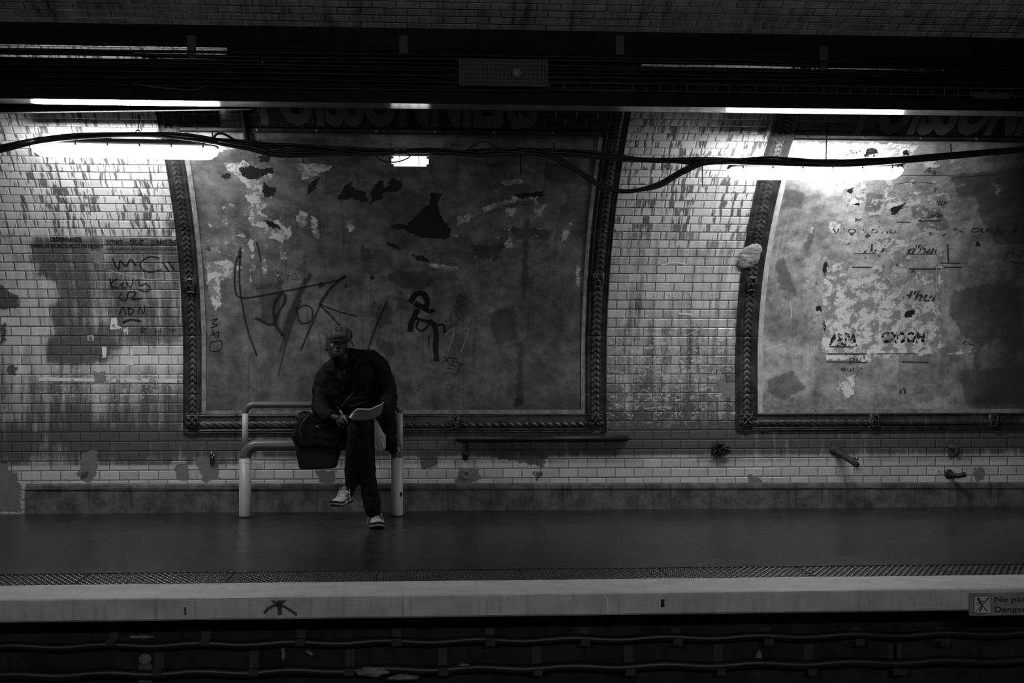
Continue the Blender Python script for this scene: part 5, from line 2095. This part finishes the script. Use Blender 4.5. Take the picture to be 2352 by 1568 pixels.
# trousers
tq = MB()
tq.ell(P(838, 990, -.50), (.19, .15, .10), None, 18, 12)
tq.limb([(hipA, .098), (P(828, 998, -.75), .088), (kneeA, .070), (P(840, 1050, -1.03), .064), (P(846, 1110, -1.05), .060), (P(854, 1152, -1.06), .062), (P(857, 1170, -1.07), .060)])
tq.limb([(hipB, .098), (P(843, 990, -.78), .092), (kneeB, .076), (P(814, 1035, -1.06), .062), (P(809, 1080, -1.05), .054), (P(808, 1106, -1.04), .050)])
tq.ell(kneeB + Vector((-.02, -.005, -.01)), (.07, .05, .06))
remesh(tq, 'trousers', M_TROU, per, .008, 5, .0045, 10)
m = MB()
m.limb([(P(808, 1098, -1.04), .040), (P(804, 1122, -1.03), .036), (P(802, 1130, -1.04), .038)])
m.limb([(P(858, 1165, -1.04), .040), (P(860, 1182, -1.04), .040)])
m2_ = MB()
for nm_, a_, b_ in (('sock', (808, 1100), (801, 1130)), ('sock', (858, 1160), (861, 1186))):
    m = MB()
    m.limb([(P(*a_, -1.04), .040), (P(*b_, -1.05), .038)])
    m.build(nm_, M_SOCK, per, True)

# flat cap
cm = Euler((R(-10), R(4), R(10))).to_matrix()
cc = P(777, 771, -.72)
m = MB()
m.ell(cc, (.097, .118, .072), cm, 26, 16)
m.ell(cc + Vector((.020, .0, .004)), (.086, .10, .068), cm, 26, 16)
m.ell(cc + cm @ Vector((0, -.055, -.022)), (.084, .075, .046), cm, 26, 16)
cap = remesh(m, 'flat_cap', M_CAP, per, .006, 6, .0015, 20)
m = MB()
bm3 = cm @ Euler((R(14), 0, 0)).to_matrix()
m.ell(cc + cm @ Vector((-.002, -.078, -.052)), (.070, .046, .0065), bm3, 28, 10)
m.build('cap_brim', M_CAP, cap, True)
m = MB()
m.ell(cc + cm @ Vector((.008, 0, .072)), (.010, .010, .005), cm)
m.build('cap_button', M_CAP, cap, True)


def trainer(name, toe, heel, up, label):
    """running shoe lofted from heel to toe"""
    toe, heel = Vector(toe), Vector(heel)
    f = (toe - heel)
    L = f.length
    f.normalize()
    up = Vector(up)
    up = (up - f * up.dot(f)).normalized()
    sd = f.cross(up)

    def at(y, x, z):
        return heel + f * (y * L) + sd * x + up * z
    # upper
    secs = [(.00, .024, .030, .070), (.03, .032, .022, .088), (.10, .036, .020, .094), (.22, .037, .020, .092), (.34, .038, .020, .088), (.46, .041, .020, .080), (.58, .046, .020, .070), (.70, .049, .020, .060), (.82, .048, .020, .050), (.92, .038, .020, .040), (.98, .022, .022, .032)]
    n = 18
    vs, fs = [], []
    for y, hw, zb, zt_ in secs:
        for k in range(n):
            a = 2 * math.pi * k / n
            x = hw * math.copysign(abs(math.cos(a)) ** .75, math.cos(a))
            z = zb + (zt_ - zb) * (0.42 + 0.58 * math.sin(a)) if math.sin(a) > 0 else zb + (zt_ - zb) * 0.42 * (1 + math.sin(a))
            k2 = 1 - .25 * max(0, math.sin(a))
            vs.append(at(y, x * k2, z))
    for i in range(len(secs) - 1):
        for k in range(n):
            k2 = (k + 1) % n
            fs.append([i * n + k, i * n + k2, (i + 1) * n + k2, (i + 1) * n + k])
    fs.append(list(range(n))[::-1])
    fs.append([(len(secs) - 1) * n + k for k in range(n)])
    up_ = mo(name, vs, fs, M_SHOEL, per, True)
    up_['label'] = label

    def slab(nm, z0, z1, y0, y1, ex, mat):
        vs, fs = [], []
        k_ = 20
        for j in range(k_ + 1):
            y = y0 + (y1 - y0) * j / k_
            hw = (.030 + .020 * ss(np.float64(y), .3, .75)) * math.sqrt(max(0.02, 1 - max(0, (y - .72) / .29) ** 2)) * math.sqrt(max(.05, 1 - max(0, (.12 - y) / .13) ** 2)) + ex
            lift = .016 * max(0, (y - .75) / .25) ** 2
            for x, z in ((-hw, z0), (-hw - .003, (z0 + z1) / 2), (-hw, z1), (hw, z1), (hw + .003, (z0 + z1) / 2), (hw, z0)):
                vs.append(at(y, x, z + lift))
        for j in range(k_):
            for q in range(6):
                q2 = (q + 1) % 6
                fs.append([j * 6 + q, j * 6 + q2, j * 6 + 6 + q2, j * 6 + 6 + q])
        fs.append([0, 1, 2, 3, 4, 5][::-1])
        fs.append([k_ * 6 + q for q in range(6)])
        return mo(nm, vs, fs, mat, up_, True)
    slab('midsole', .008, .026, -.01, 1.01, .003, M_SHOEW)
    slab('outsole', .0, .009, -.005, 1.0, .001, M_SHOED)
    slab('toe_bumper', .018, .036, .72, 1.015, .004, M_SHOED)
    # tongue and collar
    m = MB()
    m.ell(at(.30, 0, .100), (.022, .022, .020), None)
    m.build('tongue', M_SHOEG, up_, True)
    m = MB()
    m.tube([at(.12 + .11 * math.cos(a), .030 * math.sin(a), .092 + .006 * math.cos(a)) for a in [i * math.pi / 8 for i in range(17)]], .007, 8)
    m.build('ankle_collar', M_SHOEG, up_, True)
    for i in range(5):
        y = .36 + i * .065
        z = .092 - i * .0062
        m = MB()
        m.tube([at(y, -.024, z - .010), at(y + .02, 0, z + .004), at(y + .005, .024, z - .010)], .0034, 6, smooth=4)
        m.tube([at(y + .03, -.024, z - .013), at(y - .01, .0, z + .002), at(y - .005, .024, z - .008)], .0030, 6, smooth=4)
        m.build('lace', M_LACE, up_, True)
    m = MB()
    for s_ in (-1, 1):
        m.tube([at(.32, .008 * s_, .100), at(.30, .030 * s_, .108), at(.36, .046 * s_, .085), at(.40, .038 * s_, .078), at(.33, .01 * s_, .098)], .0028, 6, smooth=5)
        m.tube([at(.32, .008 * s_, .100), at(.40, .044 * s_, .075), at(.44, .056 * s_, .045), at(.45, .058 * s_, .02)], .0028, 6, smooth=5)
    m.build('lace_bow', M_LACE, up_, True)
    for s_ in (-1, 1):
        m = MB()
        for q in (0, .10):
            m.tube([at(.30 + q, .0365 * s_, .036), at(.38 + q, .040 * s_, .052), at(.44 + q, .034 * s_, .068)], .004, 6, smooth=4)
        m.tube([at(.55, .0455 * s_, .040), at(.68, .0485 * s_, .044), at(.78, .047 * s_, .034)], .004, 6, smooth=4)
        m.build('side_stripe', M_SHOEG, up_, True)
    for q in (-.008, .008):
        m = MB()
        m.tube([at(.985, q - .004, .046), at(1.01, q + .003, .036)], .0024, 6)
        m.build('toe_tick', M_SHOEW, up_, True)
    return up_


t2_ = P(869, 1214, -1.235)
h2_ = P(858, 1190, -.965)
t2_.z, h2_.z = 0.002, 0.002
trainer('trainer', t2_, h2_, (0, 0, 1), 'pale trainer planted on the floor')
t1_ = P(766, 1166, -1.215)
h1_ = P(807, 1150, -.985)
trainer('trainer', t1_, h1_, (-.15, -.25, 1), 'pale trainer of the crossed leg, raised')

# ------------------------------------------------------------------ newspaper, pen, bags
np_ = thing('newspaper', 'folded sheets of paper with bright upper edge held on the raised knee', 'newspaper', P(845, 950, -1.08))
for k, (dy, mat_) in enumerate(((0, simple('newsprint_shaded', .013, .8, 0, .4, 60)), (.006, simple('newsprint_light', .5, .7, 0, .15, 30)), (.012, None))):  # front sheet near black: its shade is put into the paper colour
    mat_ = mat_ or bpy.data.materials['newsprint_light']
    vs, fs = [], []
    topc = [(802, 958), (818, 941), (834, 940), (850, 940), (864, 934), (876, 929), (881, 924)]
    botc = [(802, 960), (818, 966), (834, 967), (850, 965), (862, 961), (872, 955), (879, 942)]
    topc, _ = catmull([Vector((a, b, 0)) for a, b in topc], [0] * 7, 4)
    botc, _ = catmull([Vector((a, b, 0)) for a, b in botc], [0] * 7, 4)
    nn_ = len(topc)
    for th_ in (0, .0015):
        for a, b in zip(topc, botc):
            tp = P(a.x, a.y - 1.0 * k, -1.02 + dy + th_)
            bt_ = P(b.x, b.y, -1.160 + dy + th_)
            for q in range(5):
                p = bt_.lerp(tp, q / 4)
                p.y += .012 * math.sin(math.pi * q / 4)
                vs.append(p)
            vs.append(tp + Vector((0, .05 + .02 * k, -.004)))
            vs.append(tp + Vector((0, .10 + .03 * k, -.018)))
    o_ = nn_ * 7
    for i in range(nn_ - 1):
        for q in range(6):
            a = i * 7 + q
            fs.append([a, a + 7, a + 8, a + 1])
            fs.append([o_ + a, o_ + a + 1, o_ + a + 8, o_ + a + 7])
    for i in range(nn_ - 1):
        fs.append([i * 7, o_ + i * 7, o_ + i * 7 + 7, i * 7 + 7])
        fs.append([i * 7 + 6, i * 7 + 13, o_ + i * 7 + 13, o_ + i * 7 + 6])
    mo('sheet', vs, fs, mat_, np_, True)
pn = thing('pen', 'slim pen with a white barrel held in the writing hand', 'pen', P(790, 952, -1.12))
a, b = P(775, 934, -1.09), P(800, 971, -1.135)
d_ = b - a
m = MB()
m.tube([a + d_ * .22, a + d_ * .55], .0048, 10)
m.build('barrel', M_LACE, pn, True)
m = MB()
m.tube([a, a + d_ * .22], .0045, 10)
m.build('cap', M_SHOED, pn, True)
m = MB()
m.tube([a + d_ * .55, a + d_ * .86, b], [.0046, .004, .0012], 10)
m.build('grip', M_CLIP, pn, True)

pb = MB()
pts = [(861, 962, .008), (867, 980, .022), (871, 1000, .038), (874, 1015, .042), (874, 1026, .034)]
pb.limb([(P(x, y, -.97), r_) for x, y, r_ in pts])
pb.limb([(P(864, 985, -.97), .012), (P(880, 1000, -.89), .022), (P(880, 1024, -.89), .022)])
pb.limb([(P(865, 1000, -.97), .016), (P(866, 1026, -.97), .020)])
bagp = thing('plastic_bag', 'small white crinkled plastic bag hanging beside the knee', 'bag', P(872, 1035, -.97))
M_PLAS = simple('white_polythene', 0.42, 0.35, 0, 0.15, 20)
o = remesh(pb, 'bag_body', M_PLAS, bagp, .004, 3)
for v in o.data.vertices:
    c0 = P(860, 958, -.97)
    ang = math.atan2(v.co.x - c0.x, c0.z - v.co.z + 1e-6)
    k = .5 + .5 * math.sin(ang * 46 + 1.5 * mnoise.noise(v.co * 14))
    v.co.y = -.97 + (v.co.y + .90) * .75 - .009 * k
m = MB()
m.tube([P(860, 952, -.93), P(859, 962, -.91), P(863, 975, -.97)], [.006, .008, .012], 8, smooth=4)
m.build('handle', M_PLAS, bagp, True)

bag = thing('duffel_bag', 'black soft bag with stiff squarish base hanging against the bench beside the person', 'bag', P(728, 1077, -.62))
M_BAG = simple('black_nylon', 0.006, 0.6, 0, 0.3, 20, 0.002, .2)
M_BAG2 = simple('black_nylon_base', 0.003, 0.8, 0, 0.2, 20)
m = MB()
D0 = -.64


def slabpoly(m, front, y0, y1, shrink=0.9):
    a = [P(x, y, y0) for x, y in front]
    cx_ = sum((p.x for p in a)) / len(a)
    cz_ = sum((p.z for p in a)) / len(a)
    b = [Vector((cx_ + (p.x - cx_) * shrink, y1, cz_ + (p.z - cz_) * shrink)) for p in a]
    mid = [Vector((cx_ + (p.x - cx_) * 1.04, (y0 + y1) / 2, cz_ + (p.z - cz_) * 1.04)) for p in a]
    n = len(a)
    fr = [Vector((cx_ + (p.x - cx_) * shrink, y0 - .0, cz_ + (p.z - cz_) * shrink)) for p in a]
    m.add(fr + mid + b, [[i for i in range(n)], [2 * n + i for i in range(n)][::-1]] + [[i, n + i, n + (i + 1) % n, (i + 1) % n] for i in range(n)] + [[n + i, 2 * n + i, 2 * n + (i + 1) % n, n + (i + 1) % n] for i in range(n)])


slabpoly(m, [(676, 1026), (781, 1026), (779, 1040), (771, 1072), (766, 1076), (690, 1079), (685, 1074), (679, 1045)], -.74, -.50, .96)
remesh(m, 'base', M_BAG2, bag, .007, 3)
m = MB()
slabpoly(m, [(668, 1004), (676, 985), (683, 958), (692, 948), (706, 949), (722, 955), (738, 968), (762, 970), (784, 968), (792, 985), (790, 1010), (783, 1032), (679, 1032)], -.75, -.48, .90)
remesh(m, 'bag_body', M_BAG, bag, .008, 8, .006, 10)
m = MB()
m.tube([P(692, 1003, -.765), P(688, 985, -.768), P(697, 966, -.765), P(709, 954, -.75)], .0035, 6, smooth=6)
m.build('piping', M_HOUS, bag, True)
m = MB()
m.tube([P(684, 962, -.70), P(690, 949, -.66), P(704, 946, -.64), P(722, 954, -.66), P(740, 968, -.72)], .013, 10, smooth=6, flat=.5)
m.build('strap', M_BAG, bag, True)
m = MB()
m.tube([P(720, 955, -.66), P(735, 940, -.50), P(745, 931, -.40), P(752, 935, -.33), P(755, 1000, -.46)], .010, 10, smooth=6, flat=.4)
m.build('hanging_strap', M_BAG, bag, True)
m = MB()
m.box(P(730, 980, -.775), (.018, .006, .006), (0, R(20), 0), .002)
m.tube([P(725, 977, -.77), P(730, 980, -.775)], .003, 6)
m.build('buckle', M_CLIP, bag)
